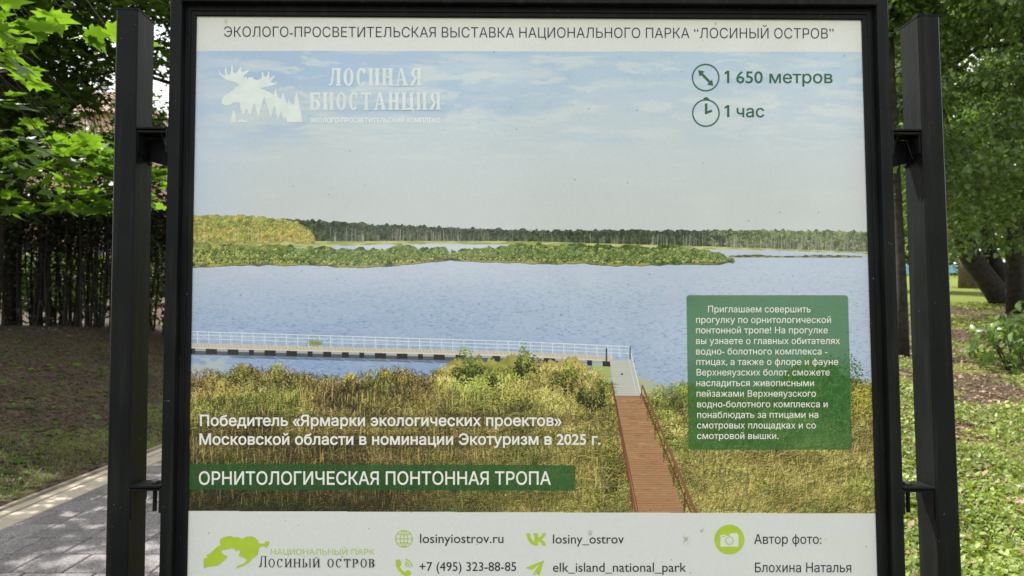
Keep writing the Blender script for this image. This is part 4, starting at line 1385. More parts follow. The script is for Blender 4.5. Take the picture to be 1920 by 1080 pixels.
def leaf_frames(N, rng, spread=.5, head=None, headmix=.0, droop=.0):
    """rotation matrices: columns x (across), y (tip), z (normal); z near up"""
    z = np.stack([rng.normal(0, spread, N), rng.normal(0, spread, N), np.ones(N)], -1)
    z /= np.linalg.norm(z, axis=1, keepdims=True)
    y = rng.normal(0, 1, (N, 3))
    if head is not None: y = y * (1 - headmix) + head * headmix * 2
    y[:, 2] -= droop
    if droop:
        y /= np.linalg.norm(y, axis=1, keepdims=True)
        z = z - (z * y).sum(1, keepdims=True) * y
        z /= np.linalg.norm(z, axis=1, keepdims=True)
    else:
        y -= (y * z).sum(1, keepdims=True) * z
        y /= np.linalg.norm(y, axis=1, keepdims=True)
    x = np.cross(y, z)
    return np.stack([x, y, z], -1)


def leaves_mesh(name, tmpl, pos, rot, size, mat, origin=(0, 0, 0)):
    V, F = tmpl
    n_ = len(pos)
    P = np.einsum('nij,vj->nvi', rot, V) * size[:, None, None] + (pos - np.array(origin))[:, None, :]
    Fs = F[None] + (np.arange(n_) * len(V))[:, None, None]
    return mesh_np(name, P.reshape(-1, 3), Fs.reshape(-1, F.shape[1]), mat)


LEAFMESH = {}


def foliage(root, tmpl, pos, rot, size, mat, name='crown', singles=0, leafname='leaf'):
    """the largest leaves in view become parts of their own, the rest one crown"""
    org = np.array(root.location)
    if singles:
        px, py, d = project(pos)
        s_ = size * FPX / np.maximum(d, .1)
        vis = (d > .5) & (py > -15) & (py < 1095) & (((px > -15) & (px < 315)) | ((px > 1672) & (px < 1935)))
        s_ = np.where(vis, s_, 0)
        o_ = np.argsort(-s_)[:singles]
        o_ = o_[s_[o_] > 8]
        key = (id(tmpl), mat.name)
        if key not in LEAFMESH: LEAFMESH[key] = mesh_np(leafname, tmpl[0], tmpl[1], mat)
        for i in o_:
            ob = bpy.data.objects.new(leafname, LEAFMESH[key]); COL.objects.link(ob); ob.parent = root
            R3 = rot[i] * size[i]
            ob.matrix_local = Matrix([[*R3[r], pos[i][r] - org[r]] for r in range(3)] + [[0, 0, 0, 1]])
        keep = np.ones(len(pos), bool); keep[o_] = False
        pos, rot, size = pos[keep], rot[keep], size[keep]
    o = link(name, leaves_mesh(name, tmpl, pos, rot, size, mat, org), root)
    o['kind'] = 'stuff'
    return o


def gz(x, y): return float(height(x, y))


bark = noise_mat('dark_bark', (0.010, 0.008, 0.006), (0.036, 0.029, 0.022), 9, 0.95, 0.8, 8, bscale=30)
bark_p = noise_mat('pale_bark', (0.06, 0.045, 0.03), (0.17, 0.125, 0.085), 12, 0.95, 0.8, 8, bscale=30)
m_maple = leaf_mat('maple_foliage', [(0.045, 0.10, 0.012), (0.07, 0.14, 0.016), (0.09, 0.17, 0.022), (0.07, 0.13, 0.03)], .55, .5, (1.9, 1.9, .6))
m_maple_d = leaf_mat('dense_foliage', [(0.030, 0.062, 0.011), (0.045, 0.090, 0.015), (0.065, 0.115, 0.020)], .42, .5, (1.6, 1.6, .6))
m_lime = leaf_mat('linden_foliage', [(0.060, 0.115, 0.030), (0.090, 0.160, 0.042), (0.125, 0.205, 0.058), (0.165, 0.235, 0.055)], .38, .34, (1.5, 1.5, .6))
m_far = leaf_mat('far_foliage', [(0.07, 0.12, 0.022), (0.10, 0.17, 0.03), (0.14, 0.20, 0.04)], .4, .6, (1.6, 1.5, .6))
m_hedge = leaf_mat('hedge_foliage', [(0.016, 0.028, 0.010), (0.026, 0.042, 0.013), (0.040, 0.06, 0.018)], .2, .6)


def tree(name, label, base, trunks, crown, mat, tmpl, leaf, n_cl, per, cat='tree', group=None, singles=0, leafname='leaf', seed=1, flat=.35, spread=.45,
         cl_r=(.5, .9), extra=None, barkm=None, droop=0.0, limbs=9, fill=.55, gaps=None):
    """trunks: list of (points, radii); crown: (centre, radii); extra: fixed sprays (x, y, z, radius, leaves)"""
    rng = np.random.default_rng(seed)
    root = tag(empty(name, base), label, cat, group)
    B = np.array(base)
    mb = MB()
    for pts, rr in trunks:
        mb.tube([tuple(np.array(p) - B) for p in pts], rr, 10)
    c = np.array(crown[0]); r = np.array(crown[1])
    # cluster centres, more of them near the outside of the crown
    d = rng.normal(0, 1, (n_cl, 3)); d /= np.linalg.norm(d, axis=1, keepdims=True)
    rr_ = (fill + (1 - fill) * rng.random(n_cl)) ** .8
    wob = 1 + .16 * np.sin(d[:, 0] * 5 + seed) * np.cos(d[:, 1] * 4 + seed * 2) + .10 * np.sin(d[:, 2] * 9 + d[:, 0] * 7)
    cc = c + d * r * (rr_ * wob)[:, None]
    if gaps is not None:
        keep = np.array([not gaps(q) for q in cc]); cc = cc[keep]
    tr_ = rng.uniform(*cl_r, len(cc)); npl = np.full(len(cc), per)
    if extra:
        e = np.array(extra, float)
        cc = np.vstack([cc, e[:, :3]]); tr_ = np.concatenate([tr_, e[:, 3]]); npl = np.concatenate([npl, e[:, 4].astype(int)])
    # limbs from the trunks towards the clusters
    tp = [np.array(p) for p in trunks[0][0]]
    top = tp[-1]
    hub = []
    for k in range(limbs):
        a = 2 * math.pi * k / limbs + rng.uniform(-.3, .3)
        st = tp[-1] * rng.uniform(.2, .9) + tp[max(0, len(tp) - 2)] * 0
        f_ = rng.uniform(.35, .95)
        st = tp[-2] + (tp[-1] - tp[-2]) * f_ if len(tp) > 1 else top
        en = c + np.array([math.cos(a) * r[0] * .6, math.sin(a) * r[1] * .6, rng.uniform(-.45, .6) * r[2]])
        md = (st + en) / 2 + np.array([0, 0, .12 * r[2]])
        R0 = trunks[0][1][-1] * .75
        mb.tube([tuple(q - B) for q in (st, md, en)], [R0, R0 * .6, R0 * .25], 6)
        hub += [md, en, (md + en) / 2]
    hub = np.array(hub)
    tw = MB()
    for q, tr in zip(cc, tr_):
        h = hub[np.argmin(((hub - q) ** 2).sum(1))]
        m_ = (h + q) / 2 + rng.normal(0, .12, 3)
        r0 = max(.006, .012 * tr)
        tw.tube([tuple(x_ - B) for x_ in (h, m_, q)], [r0 * 1.5, r0, r0 * .4], 3)
        for _ in range(2):
            e_ = q + rng.normal(0, 1, 3) * tr * np.array([.7, .7, .2])
            tw.tube([tuple(x_ - B) for x_ in (m_ * .2 + q * .8, e_)], [r0 * .6, r0 * .2], 3)
    mb.build('trunk', barkm or bark, root, True)
    to = tw.build('branches', barkm or bark, root)
    ci = np.repeat(np.arange(len(cc)), npl)
    N = len(ci)
    off = rng.normal(0, 1, (N, 3)); off /= np.linalg.norm(off, axis=1, keepdims=True)
    off *= (rng.random(N) ** .5)[:, None]
    off[:, 2] *= flat
    pos = cc[ci] + off * tr_[ci][:, None]
    rot = leaf_frames(N, rng, spread, head=off, headmix=.5, droop=droop)
    size = leaf * rng.uniform(.45, 1.15, N)
    foliage(root, tmpl, pos, rot, size, mat, singles=singles, leafname=leafname)
    return root


def wp(px, py, d):
    """world point on the sight line at depth d"""
    q = CAM + (FW + RT * ((px - 960) / FPX) - UP * ((py - 540) / FPX)) * d
    return tuple(q)


# ---------------- left side
ex = []
for px, py, d, r, k in ((10, 25, 3.3, .22, 7), (70, 45, 3.5, .2, 6), (150, 55, 3.7, .18, 5), (-60, 60, 3.3, .35, 10), (30, 80, 3.9, .2, 5), (215, 75, 4.4, .2, 5),
                        (40, 130, 4.6, .28, 8), (120, 300, 6.4, .45, 26), (185, 290, 6.2, .4, 26), (60, 330, 6.8, .5, 26), (150, 340, 6.5, .45, 24), (235, 310, 6.6, .4, 22),
                        (275, 330, 6.4, .35, 16), (165, 375, 6.3, .35, 18), (60, 385, 6.9, .45, 20), (200, 395, 6.5, .3, 14), (-20, 300, 6.5, .6, 30), (-60, 380, 6.8, .6, 30),
                        (292, 380, 6.9, .3, 12), (20, 270, 7.5, .5, 26), (110, 265, 7.2, .4, 22), (10, 200, 6.5, .4, 16), (-40, 130, 5.5, .5, 22)):
    ex.append((*wp(px, py, d), r, k))
bx, by = -8.2, 5.0
tree('maple_tree', 'maple with large bright leaves overhanging the path at upper left', (bx, by, gz(bx, by)),
     [([(bx, by, gz(bx, by) - .2), (bx + .1, by + .1, 2.8), (bx + .5, by + .2, 4.4), (bx + .6, by + .3, 6.0)], [.26, .20, .16, .10])],
     ((-7.6, 5.6, 5.6), (3.6, 3.4, 2.6)), m_maple, MAPLE, .165, 130, 34, singles=290, leafname='leaf', seed=11, extra=ex, flat=.25, spread=.42,
     gaps=lambda q: (lambda p: p[2] < 3.3 or (p[2] > 0 and 0 < p[0] < 2000 and p[1] > -60))([float(t) for t in project(q)]))
for i, (x, y, c, r, nc, lab) in enumerate((
        (-12.2, 12.5, (-11.0, 12.0, 6.6), (3.9, 3.4, 3.4), 460, 'dense dark maple behind the overhanging branch at the left edge'),
        (-7.6, 16.5, (-8.0, 16.0, 8.2), (4.4, 3.6, 4.1), 400, 'tall maple with sky showing through its crown beside the left post'))):
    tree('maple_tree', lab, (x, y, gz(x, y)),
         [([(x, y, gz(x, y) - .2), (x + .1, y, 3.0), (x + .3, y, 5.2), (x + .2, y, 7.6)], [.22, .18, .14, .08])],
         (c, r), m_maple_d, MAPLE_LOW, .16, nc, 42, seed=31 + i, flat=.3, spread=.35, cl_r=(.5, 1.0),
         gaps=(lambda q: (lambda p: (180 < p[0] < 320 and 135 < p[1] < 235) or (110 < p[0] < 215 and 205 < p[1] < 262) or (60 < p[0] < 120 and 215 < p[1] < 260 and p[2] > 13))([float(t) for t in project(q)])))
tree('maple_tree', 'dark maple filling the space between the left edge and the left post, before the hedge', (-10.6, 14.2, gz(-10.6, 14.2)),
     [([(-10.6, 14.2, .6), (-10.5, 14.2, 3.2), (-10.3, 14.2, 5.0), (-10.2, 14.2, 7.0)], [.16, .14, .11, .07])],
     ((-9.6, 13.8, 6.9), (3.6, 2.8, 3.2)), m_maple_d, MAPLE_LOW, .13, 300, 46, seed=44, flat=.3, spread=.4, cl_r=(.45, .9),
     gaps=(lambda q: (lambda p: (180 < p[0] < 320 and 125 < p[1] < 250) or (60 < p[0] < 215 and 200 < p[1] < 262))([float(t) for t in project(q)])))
# low dark edge of foliage above the hedge, its own trees
x, y = -13.0, 17.5
tree('maple_tree', 'thick trunked dark tree standing in the hedge at far left', (-11.9, 16.6, gz(-11.9, 16.6)),
     [([(-11.9, 16.6, .8), (-11.85, 16.6, 3), (-11.8, 16.6, 5)], [.20, .17, .12])],
     ((-12.2, 17.2, 6.0), (3.2, 2.4, 2.4)), m_maple_d, MAPLE_LOW, .15, 170, 40, seed=41, flat=.4, spread=.5)

# hedge of many thin dark stems
hx0, hx1, hy = -17.0, -2.0, 16.6
hedge = tag(empty('hedge', (-9.5, hy, gz(-9.5, hy))), 'tall dark hedge of thin bare stems with a twiggy top behind the left bank', 'hedge')
HB = np.array(hedge.location)
rng = np.random.default_rng(5)
xs_ = np.sort(rng.uniform(hx0, hx1, 250))
for k, x in enumerate(xs_):
    yy = hy + rng.normal(0, .28)
    z0 = gz(x, yy) - .1
    h = rng.uniform(2.3, 3.3)
    mb = MB()
    lx, ly = rng.normal(0, .16, 2)
    r0 = rng.uniform(.018, .045)
    m_ = (x + lx * .5 + rng.normal(0, .05), yy + ly * .5, z0 + h * .5)
    mb.tube([tuple(np.array(q) - HB) for q in ((x, yy, z0), m_, (x + lx, yy + ly, z0 + h))], [r0, r0 * .8, r0 * .4], 5)
    for _ in range(3):
        s_ = rng.uniform(.15, .8); a = rng.uniform(0, 2 * math.pi); ll = rng.uniform(.4, .9)
        p0 = np.array((x + lx * s_, yy + ly * s_, z0 + h * s_))
        p1 = p0 + np.array((math.cos(a) * .45 * ll, math.sin(a) * .3 * ll, .8 * ll))
        mb.tube([tuple(p0 - HB), tuple(p1 - HB)], [r0 * .4, r0 * .15], 3)
    mb.build('stem', bark, hedge)
N = 50000
hp = np.stack([rng.uniform(hx0, hx1, N), rng.normal(hy, .42, N), rng.random(N)], -1)
hb = height(hp[:, 0], hp[:, 1])
zz = 1.75 + hp[:, 2] ** .8 * 1.35
low = rng.random(N) < .16
zz = np.where(low, rng.uniform(.05, 1.7, N), zz)
hp[:, 2] = hb + zz + .15 * np.sin(hp[:, 0] * 3)
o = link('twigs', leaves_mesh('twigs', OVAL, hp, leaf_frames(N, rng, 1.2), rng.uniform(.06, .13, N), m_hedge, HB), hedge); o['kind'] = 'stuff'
tw = MB()
for _ in range(4200):
    x = rng.uniform(hx0, hx1); yy = hy + rng.normal(0, .35); z0 = gz(x, yy) + rng.uniform(.9, 2.8)
    d = rng.normal(0, 1, 3) * (.4, .3, .35)
    tw.tube([tuple(np.array((x, yy, z0)) - HB), tuple(np.array((x, yy, z0)) + d - HB)], [.008, .003], 3)
o = tw.build('branches', bark, hedge); o['kind'] = 'stuff'

# sunlit shrubs and building beyond the hedge
def bush(name, label, x, y, rx, ry, h, n_, leaf, mat, seed, cat='shrub', tmpl=OVAL, group=None, singles=0, stems=9):
    rng = np.random.default_rng(seed)
    z0 = gz(x, y)
    root = tag(empty(name, (x, y, z0)), label, cat, group)
    d = rng.normal(0, 1, (n_, 3)); d /= np.linalg.norm(d, axis=1, keepdims=True)
    rr = rng.uniform(.55, 1.0, n_) ** .7 * (1 + .22 * np.sin(d[:, 0] * 5 + seed) * np.sin(d[:, 1] * 6 + d[:, 2] * 5))
    pos = np.array([x, y, z0 + h * .52]) + d * rr[:, None] * np.array([rx, ry, h * .52])
    pos[:, 2] = np.maximum(pos[:, 2], z0 + .02)
    mb = MB()
    for k in range(stems):
        a = rng.uniform(0, 2 * math.pi); q = rng.uniform(.2, .8)
        mb.tube([(rng.normal(0, .05 * rx), rng.normal(0, .05 * ry), -.05), (math.cos(a) * rx * q * .5, math.sin(a) * ry * q * .5, h * .45), (math.cos(a) * rx * q, math.sin(a) * ry * q, h * rng.uniform(.6, .95))],
                [.012 * h + .003, .008 * h + .002, .003], 4)
    mb.build('stems', bark, root)
    foliage(root, tmpl, pos, leaf_frames(n_, rng, .8, droop=.3), leaf * rng.uniform(.6, 1.2, n_), mat, 'leaves', singles)
    return root


for i, (x, y, rx, h) in enumerate(((-21, 27, 2.6, 2.6), (-16.5, 26, 2.2, 2.0), (-12.5, 28, 2.4, 2.8), (-8.5, 27, 2.2, 2.3), (-25, 29, 2.4, 3.2), (-4.5, 28, 2.4, 2.6))):
    bush('shrub', ['sunlit round shrub beyond the hedge, near the far left stems', 'low sunlit shrub beyond the hedge, right of the thick dark trunk', 'sunlit yellow green shrub beyond the hedge, nearest the left post',
                   'sunlit shrub beyond the hedge, hidden behind the left post', 'large pale shrub beyond the hedge, outermost on the left', 'sunlit shrub beyond the hedge, behind the poster'][i],
         x, y, rx, 1.6, h, 2600, .26, m_far, 60 + i, group='shrubs beyond the hedge')

# salmon coloured house
m_wall = noise_mat('salmon_render', (0.52, 0.34, 0.24), (0.62, 0.42, 0.30), 3, .9, .1)
m_roof = noise_mat('brown_roof', (0.16, 0.08, 0.06), (0.24, 0.12, 0.08), 5, .9)
m_wframe = plain('window_white', (.7, .7, .68), .5)
m_glass = plain('window_glass', (.04, .05, .06), .08)
hx, hyy = -33.0, 44.0
hz = gz(hx, hyy) - .3
house = tag(empty('house', (hx, hyy, hz)), 'salmon coloured house seen in patches through the leaves on the left', 'house')
W2, H_, D_ = 9.2, 11.4, 10.0


def local(x, y, z): return (x, y, z)


# wall built of piers and bands around real openings
mb = MB()
cols = [-6.6, -2.2, 2.2, 6.6]; rows = [1.2, 4.6, 8.0]
ww, wh = 1.5, 1.7
xe = [-W2]
for c in cols: xe += [c - ww / 2, c + ww / 2]
xe.append(W2)
for i in range(0, len(xe), 2): mb.box(xe[i], xe[i + 1], 0, .35, 0, H_)
for c in cols:
    z = 0
    for r_ in rows:
        mb.box(c - ww / 2, c + ww / 2, .001, .35, z, r_); z = r_ + wh
    mb.box(c - ww / 2, c + ww / 2, .001, .35, z, H_)
mb.box(-W2, -W2 + .35, .35, D_, 0, H_); mb.box(W2 - .35, W2, .35, D_, 0, H_); mb.box(-W2 + .35, W2 - .35, D_ - .35, D_, 0, H_)
mb.build('wall', m_wall, house)
wsh = None
for c in cols:
    for r_ in rows:
        mb = MB()
        for q in ((-ww / 2, -ww / 2 + .09, 0, wh), (ww / 2 - .09, ww / 2, 0, wh), (-ww / 2 + .09, ww / 2 - .09, 0, .09), (-ww / 2 + .09, ww / 2 - .09, wh - .09, wh), (-.04, .04, .09, wh - .09)):
            mb.box(q[0], q[1], .12, .2, q[2], q[3])
        w_ = mb.build('window', m_wframe, house, loc=(c, 0, r_))
        mb = MB(); mb.box(-ww / 2 + .05, ww / 2 - .05, .15, .17, .05, wh - .05); mb.build('pane', m_glass, w_)
        mb = MB(); mb.box(-ww / 2 - .08, ww / 2 + .08, -.08, .10, -.08, -.004); mb.build('sill', m_wframe, w_)
mb = MB()
mb.V = [(-W2 - .6, -.6, H_), (W2 + .6, -.6, H_), (W2 + .6, D_ + .6, H_), (-W2 - .6, D_ + .6, H_), (-W2 + 3, D_ / 2, H_ + 3), (W2 - 3, D_ / 2, H_ + 3)]
mb.F = [(0, 3, 2, 1), (0, 1, 5, 4), (1, 2, 5), (2, 3, 4, 5), (3, 0, 4)]
mb.build('roof', m_roof, house)

# ---------------- right side
x, y = 11.0, 13.4
exr = []
for px, py, d, r, k in ((1800, 470, 12.5, .35, 70), (1850, 445, 11.8, .4, 90), (1900, 455, 11.5, .4, 90), (1790, 410, 12, .45, 90), (1840, 380, 11.5, .5, 110), (1905, 395, 11.2, .5, 110),
                        (1800, 330, 12, .5, 110), (1870, 310, 11.3, .5, 110), (1795, 250, 12.2, .5, 110), (1860, 230, 11.5, .5, 110), (1910, 290, 11, .5, 110), (1700, 420, 12.6, .4, 70),
                        (1700, 330, 12.8, .45, 80), (1695, 20, 12.3, .5, 90), (1780, 180, 12.0, .5, 100), (1850, 150, 11.5, .5, 110), (1910, 120, 11.2, .5, 110), (1780, 60, 12, .5, 100), (1840, 50, 11.6, .5, 100),
                        (1720, -20, 12, .5, 90), (1900, 20, 11.4, .5, 110), (1960, 440, 11.2, .6, 120), (1980, 330, 11, .6, 120), (1690, 470, 13.4, .3, 40), (1760, 300, 12.8, .5, 90), (1900, 205, 11, .5, 110)):
    exr.append((*wp(px, py, d), r, k))
tree('linden_tree', 'dense linden whose leafy branches hang beside the right post', (x, y, gz(x, y)),
     [([(x, y, gz(x, y) - .2), (x, y, 3.4), (x - .2, y - .1, 5.0), (x - .3, y - .1, 7.0)], [.30, .24, .18, .10])],
     ((10.6, 13.2, 6.6), (4.6, 3.6, 3.8)), m_lime, HEART, .098, 400, 165, singles=290, seed=71, flat=.55, spread=.55, cl_r=(.45, .85), extra=exr, droop=.55, limbs=10, fill=.6)
# several leaning dark trunks from one foot
x, y = 17.6, 25.0
z = gz(x, y) - .3
tree('linden_tree', 'old linden with several leaning dark trunks at the edge of the meadow', (x, y, z),
     [([(x + .5, y, z), (x - .1, y, z + .9), (x - .9, y, z + 2.0), (x - 1.6, y + .2, z + 4.5), (x - 1.7, y + .2, z + 7)], [.42, .38, .34, .28, .18]),
      ([(x + .8, y + .1, z), (x + .45, y + .1, z + 1.0), (x - .05, y + .2, z + 2.2), (x - .3, y + .3, z + 5)], [.34, .27, .24, .16]),
      ([(x + 1.2, y - .1, z), (x + 1.15, y - .1, z + 1.2), (x + 1.25, y, z + 3.0), (x + 1.5, y + .3, z + 6)], [.36, .30, .27, .2])],
     ((17.6, 25.5, 9.6), (6.6, 4.5, 5.4)), m_lime, HEART, .17, 330, 60, seed=72, flat=.55, spread=.55, cl_r=(.7, 1.3), droop=.5, fill=.5)
tree('linden_tree', 'linden filling the gaps behind the overhanging branches at the right edge', (15.0, 20.5, gz(15.0, 20.5)),
     [([(15, 20.5, 1.0), (15, 20.5, 4), (14.8, 20.5, 6.5), (14.7, 20.5, 8.5)], [.26, .22, .16, .1])],
     ((14.4, 20.5, 8.3), (5.2, 2.8, 4.9)), m_lime, HEART, .15, 330, 60, seed=77, flat=.55, spread=.55, cl_r=(.6, 1.1), droop=.5, fill=.3)
x, y = 6.92, 12.2
z = gz(x, y)
tree('young_tree', 'slim brown trunk standing in the gap between board and right post', (x, y, z),
     [([(x + .02, y, z - .2), (x, y, 2.0), (x - .06, y, 3.6), (x - .13, y, 5.6), (x - .16, y, 7.2)], [.105, .085, .08, .075, .05])],
     ((6.6, 12.8, 8.4), (2.4, 2.2, 2.4)), m_lime, HEART, .12, 130, 70, seed=73, flat=.5, spread=.5, droop=.4,
     cl_r=(.4, .7))
x, y = 24.6, 37.0
z = gz(x, y)
tree('linden_tree', 'pale trunk standing on the sunny lawn behind the leaning trunks', (x, y, z),
     [([(x, y, z - .2), (x, y, z + 2), (x, y, z + 4.5)], [.52, .46, .3])],
     ((x, y + .5, z + 6.8), (4.2, 3.6, 4.2)), m_far, HEART, .22, 200, 50, seed=74, barkm=bark_p, cl_r=(.7, 1.2), flat=.6)
tree('linden_tree', 'bright leafy tree in the sun between the right post and the lawn', (18.6, 33.5, gz(18.6, 33.5)),
     [([(18.6, 33.5, gz(18.6, 33.5) - .2), (18.6, 33.5, 5), (18.6, 33.5, 7)], [.22, .2, .14])],
     ((19.4, 33.0, 6.2), (2.6, 2.2, 2.9)), m_far, HEART, .2, 120, 60, seed=75, cl_r=(.5, .9), flat=.6)
bush('shrub', 'dark leafy seedlings at the foot of the leaning trunks', 7.9, 10.9, .75, .6, .8, 330, .15, m_lime, 81, singles=200, tmpl=OVAL)
bush('shrub', 'broad low shrub at the right edge before the leaning trunks', 9.0, 11.4, 1.0, .7, 1.0, 480, .15, m_lime, 82, tmpl=OVAL)

# unseen trees added behind the viewpoint, to reflect in the board and darken its steel
for i, (x, y, h, r) in enumerate(((-9, -15, 9, 4.5), (4, -19, 10, 4.5), (13, -12, 8, 4.0))):
    tree('unseen_tree', 'unseen tree added opposite the face of the board for its reflection, ' + ['left', 'middle', 'right'][i] + ' one of three', (x, y, gz(x, y)), [([(x, y, -.3), (x, y, 3), (x, y, 6)], [.3, .25, .2])],
         ((x, y, h * .72), (r, r, h * .5)), m_maple_d, CLUMP, .6, 110, 26, seed=150 + i, cl_r=(.9, 1.6), flat=.7, spread=.8, limbs=5, fill=.4, group='unseen trees added for reflections')

# blue barrier far across the lawn
m_blue = plain('blue_paint', (.16, .38, .52), .5); m_wht = plain('white_paint', (.7, .7, .7), .6)
bx0, by0 = 34.0, 52.0
fence = tag(empty('fence', (bx0, by0, gz(bx0, by0))), 'low blue barrier fence with white posts at the far end of the lawn', 'fence')
for k in range(12):
    xk = (k - 6) * 2.5
    zk = gz(bx0 + xk, by0) - fence.location.z
    mb = MB(); mb.box(xk + .06, xk + 2.44, -.03, .03, zk + .25, zk + .95); mb.build('panel', m_blue, fence)
    mb = MB(); mb.box(xk - .05, xk + .05, -.05, .05, zk - .2, zk + 1.1); mb.build('fence_post', m_wht, fence)

# trees closing the park
far = [(-38, 66, 9, 6.5), (-22, 70, 8, 6), (-10, 72, 9, 6.5), (2, 74, 10, 7), (14, 76, 9, 6.5), (25, 74, 10, 7), (36, 72, 10, 7), (47, 70, 9, 7), (58, 66, 10, 8), (70, 60, 9, 8), (-52, 58, 9, 7), (-62, 44, 9, 7)]
where = ['behind the salmon house on the left', 'right of the salmon house', 'left of centre behind the poster', 'centre behind the poster', 'right of centre behind the poster', 'behind the slim brown trunk',
         'behind the blue barrier, left part', 'behind the blue barrier, right part', 'right of the blue barrier', 'outermost on the right', 'outermost beyond the house on the left', 'beyond the hedge at the extreme left']
for i, (x, y, h, r) in enumerate(far):
    z = gz(x, y)
    tree('broadleaf_tree', 'distant broadleaf tree ' + where[i], (x, y, z), [([(x, y, z - .3), (x, y, z + 3), (x, y, z + 6)], [.35, .3, .2])],
         ((x, y, z + h * .9), (r, r * .7, h * .78)), m_far, CLUMP, .75, 110, 26, seed=100 + i, cl_r=(1.2, 2.2), flat=.7, spread=.8, group='trees closing the park', limbs=5, fill=.4)
# dark undergrowth masses closing the view beyond the right trees and behind the poster
for i, (x, y, rx, h) in enumerate(((3.5, 30, 3.5, 3.0), (9.5, 36, 4.0, 3.4), (-1.5, 27, 3.0, 2.8))):
    bush('shrub', ['dark bush behind the middle of the poster', 'dark bush behind the right part of the poster', 'dark bush behind the left part of the poster'][i],
         x, y, rx, 1.8, h, 1800, .3, m_maple_d, 90 + i, group='bushes behind the board')

for i, (x, y, rx, h) in enumerate(((26, 60, 6, 6), (38, 60, 7, 6.5), (50, 59, 7, 6), (62, 56, 7, 6.5))):
    bush('shrub', 'tall shrub beyond the blue barrier, ' + ['leftmost of the four', 'second from the left', 'second from the right', 'rightmost of the four'][i],
         x, y, rx, 2.5, h, 2200, .5, m_far, 190 + i, group='shrubs beyond the barrier')
# ---------------- ground cover, fallen leaves, grass
m_weed = leaf_mat('ground_weeds', [(0.13, 0.18, 0.035), (0.18, 0.24, 0.045), (0.25, 0.30, 0.07), (0.145, 0.205, 0.05)], .3, .5)
m_grass = leaf_mat('grass_blades', [(0.10, 0.17, 0.015), (0.14, 0.22, 0.02), (0.20, 0.235, 0.045)], .35, .5)
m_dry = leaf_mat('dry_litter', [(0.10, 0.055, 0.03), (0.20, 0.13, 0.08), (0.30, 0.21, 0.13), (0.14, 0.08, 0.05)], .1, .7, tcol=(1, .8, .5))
m_litter_shade = leaf_mat('shade_darkened_litter', [(0.035, 0.024, 0.015), (0.07, 0.05, 0.032), (0.11, 0.085, 0.055), (0.05, 0.055, 0.02)], .1, .8, tcol=(1, .8, .5))  # darker copy of the dry litter, the bank's shade put into its colours
rng = np.random.default_rng(9)


def wedge(n_, pxa, pxb, d0, d1, pw=1.0):
    """scatter over the ground between two sight directions, thicker near the viewer"""
    d = d0 + (d1 - d0) * rng.random(n_) ** pw
    px = rng.uniform(pxa, pxb, n_)
    x = (px - 960) / FPX * d; y = d
    return x, y


def vnoise(x, y, s_, seed):
    r = np.random.default_rng(seed).random((256, 256)); a = x / s_ + 100; b_ = y / s_ + 100
    ia = a.astype(int); ib = b_.astype(int); fa = a - ia; fb = b_ - ib
    fa = fa * fa * (3 - 2 * fa); fb = fb * fb * (3 - 2 * fb)
    return (r[ib % 256, ia % 256] * (1 - fa) + r[ib % 256, (ia + 1) % 256] * fa) * (1 - fb) + (r[(ib + 1) % 256, ia % 256] * (1 - fa) + r[(ib + 1) % 256, (ia + 1) % 256] * fa) * fb


BLADE = (np.array([(-.035, 0, 0), (.035, 0, 0), (-.028, .35, .06), (.028, .35, .06), (-.016, .7, .2), (.016, .7, .2), (0, 1, .42)]),
         np.array([(0, 1, 3), (0, 3, 2), (2, 3, 5), (2, 5, 4), (4, 5, 6), (4, 6, 6)]))
BLADE = (BLADE[0], BLADE[1][:5])


def grass_rot(n_):
    a = rng.uniform(0, 2 * math.pi, n_)
    t = rng.uniform(.05, .75, n_)
    y = np.stack([np.cos(a) * np.sin(t), np.sin(a) * np.sin(t), np.cos(t)], -1)
    x = np.stack([-np.sin(a), np.cos(a), np.zeros(n_)], -1)
    z = np.cross(x, y)
    return np.stack([x, y, z], -1)


def cover(name, label, tmpl, x, y, size, mat, spread=.4, lift=.01, grass=False, hfac=0.0):
    z = height(x, y) + lift * rng.random(len(x)) + hfac * rng.random(len(x))
    pos = np.stack([x, y, z], -1)
    rot = grass_rot(len(x)) if grass else leaf_frames(len(x), rng, spread)
    o = link(name, leaves_mesh(name, tmpl, pos, rot, size, mat))
    tag(o, label, None, kind='stuff')
    return o


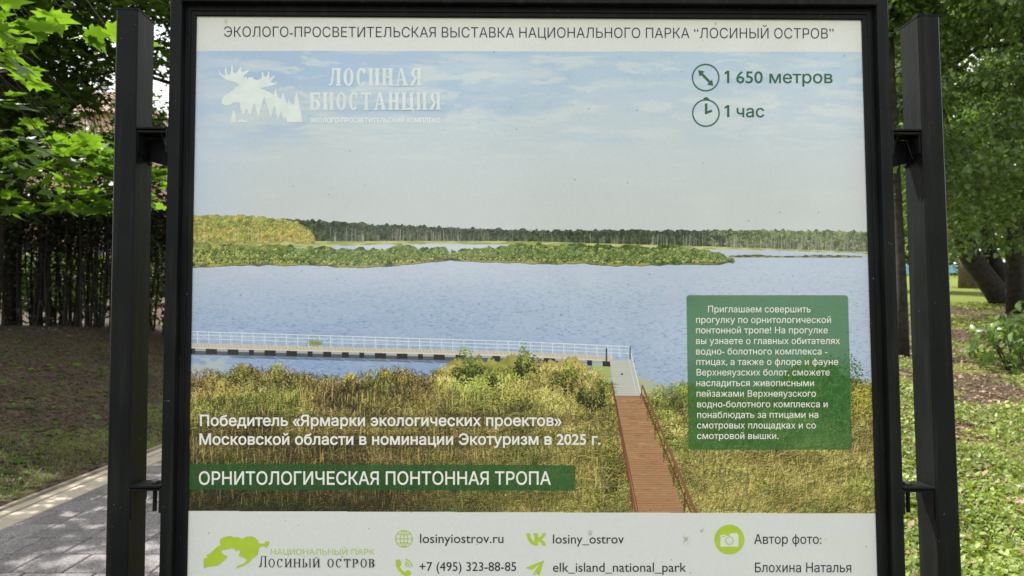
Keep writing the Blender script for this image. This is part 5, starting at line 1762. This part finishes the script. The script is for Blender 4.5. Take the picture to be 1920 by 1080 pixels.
# right: weeds, grass and litter
x, y = wedge(85000, 1560, 2350, 3.6, 15, 1.5)
g = vnoise(x, y, .8, 1) * .6 + vnoise(x, y, .25, 2) * .4
k = (g > .36 + .018 * (y - 4)) & (x > -.8)
cover('ground_plants', 'low leafy weeds covering the lawn on the right', OVAL, x[k], y[k], rng.uniform(.014, .062, k.sum()) , m_weed, .7, .02, hfac=.05)
x, y = wedge(26000, 1560, 2350, 15, 26, 1.2)
g = vnoise(x, y, 1.3, 3)
k = (g > .45)
cover('ground_plants', 'sparse weeds in the shade before the lawn on the right', OVAL, x[k], y[k], rng.uniform(.06, .12, k.sum()), m_weed, .5, .02)
x, y = wedge(26000, 1560, 2350, 3.4, 9, 1.6)
g = vnoise(x, y, .7, 4)
k = (g > .66) | ((y < 5.3) & (g > .3) & (rng.random(len(x)) < .8))
cover('grass', 'tufts of bright green grass at the lower right', BLADE, x[k], y[k], rng.uniform(.04, .13, k.sum()), m_grass, grass=True)
x, y = wedge(26000, 1560, 2350, 3.6, 24, 1.3)
cover('leaf_litter', 'dry brown leaves and twigs lying on the right lawn', OVAL, x, y, rng.uniform(.025, .075, len(x)), m_dry, .4, .05)
# left bank
x, y = wedge(60000, -420, 330, 4.2, 19, 1.15)
k = (x < -3.85)
x, y = x[k], y[k]
cover('leaf_litter', 'dry brown litter on the shaded bank at the left', OVAL, x, y, rng.uniform(.012, .045, len(x)), m_litter_shade, .3, .02)
x, y = wedge(60000, -420, 330, 4.2, 17, 1.2)
k = (x < -3.82) & ((vnoise(x, y, .6, 6) > .42 + .22 * (-x - 3.8)) | (rng.random(len(x)) < .5 * np.clip(1 - (-x - 3.8) / .9, 0, 1)))
x, y = x[k], y[k]
cover('grass', 'thin mossy grass on the bank beside the path border', BLADE, x, y, rng.uniform(.02, .075, len(x)), m_grass, grass=True)
x, y = wedge(420, -300, 320, 5, 13, 1.3)
k = (x < -3.95)
x, y = x[k], y[k]
cover('fallen_leaves', 'green maple leaves and seedlings on the shaded left bank', MAPLE_LOW, x, y, rng.uniform(.04, .13, len(x)), m_maple, .35, .05)
# two pale stones in the right lawn
for i, (px, py, d, s_) in enumerate(((1912, 905, 5.35, .15), (1912, 948, 5.0, .10))):
    q = wp(px, py, d)
    mb = MB()
    k = 10
    pts = [(math.cos(2 * math.pi * j / k) * s_ * (1 + .2 * math.sin(j * 2.1 + i)), math.sin(2 * math.pi * j / k) * s_ * .8 * (1 + .15 * math.cos(j * 1.7))) for j in range(k)]
    mb.prism(pts, -.03, .02, lambda p, t: (p[0], p[1], t))
    o = mb.build('stone', noise_mat('pale_stone', (.25, .19, .16), (.42, .33, .28), 14, .9, .5), None, loc=(q[0], q[1], gz(q[0], q[1]) + .02), bevel=.012)
    tag(o, ['flat pinkish stone in the grass at the right edge, the upper one', 'flat pinkish stone in the grass at the right edge, the lower one'][i], 'stone')
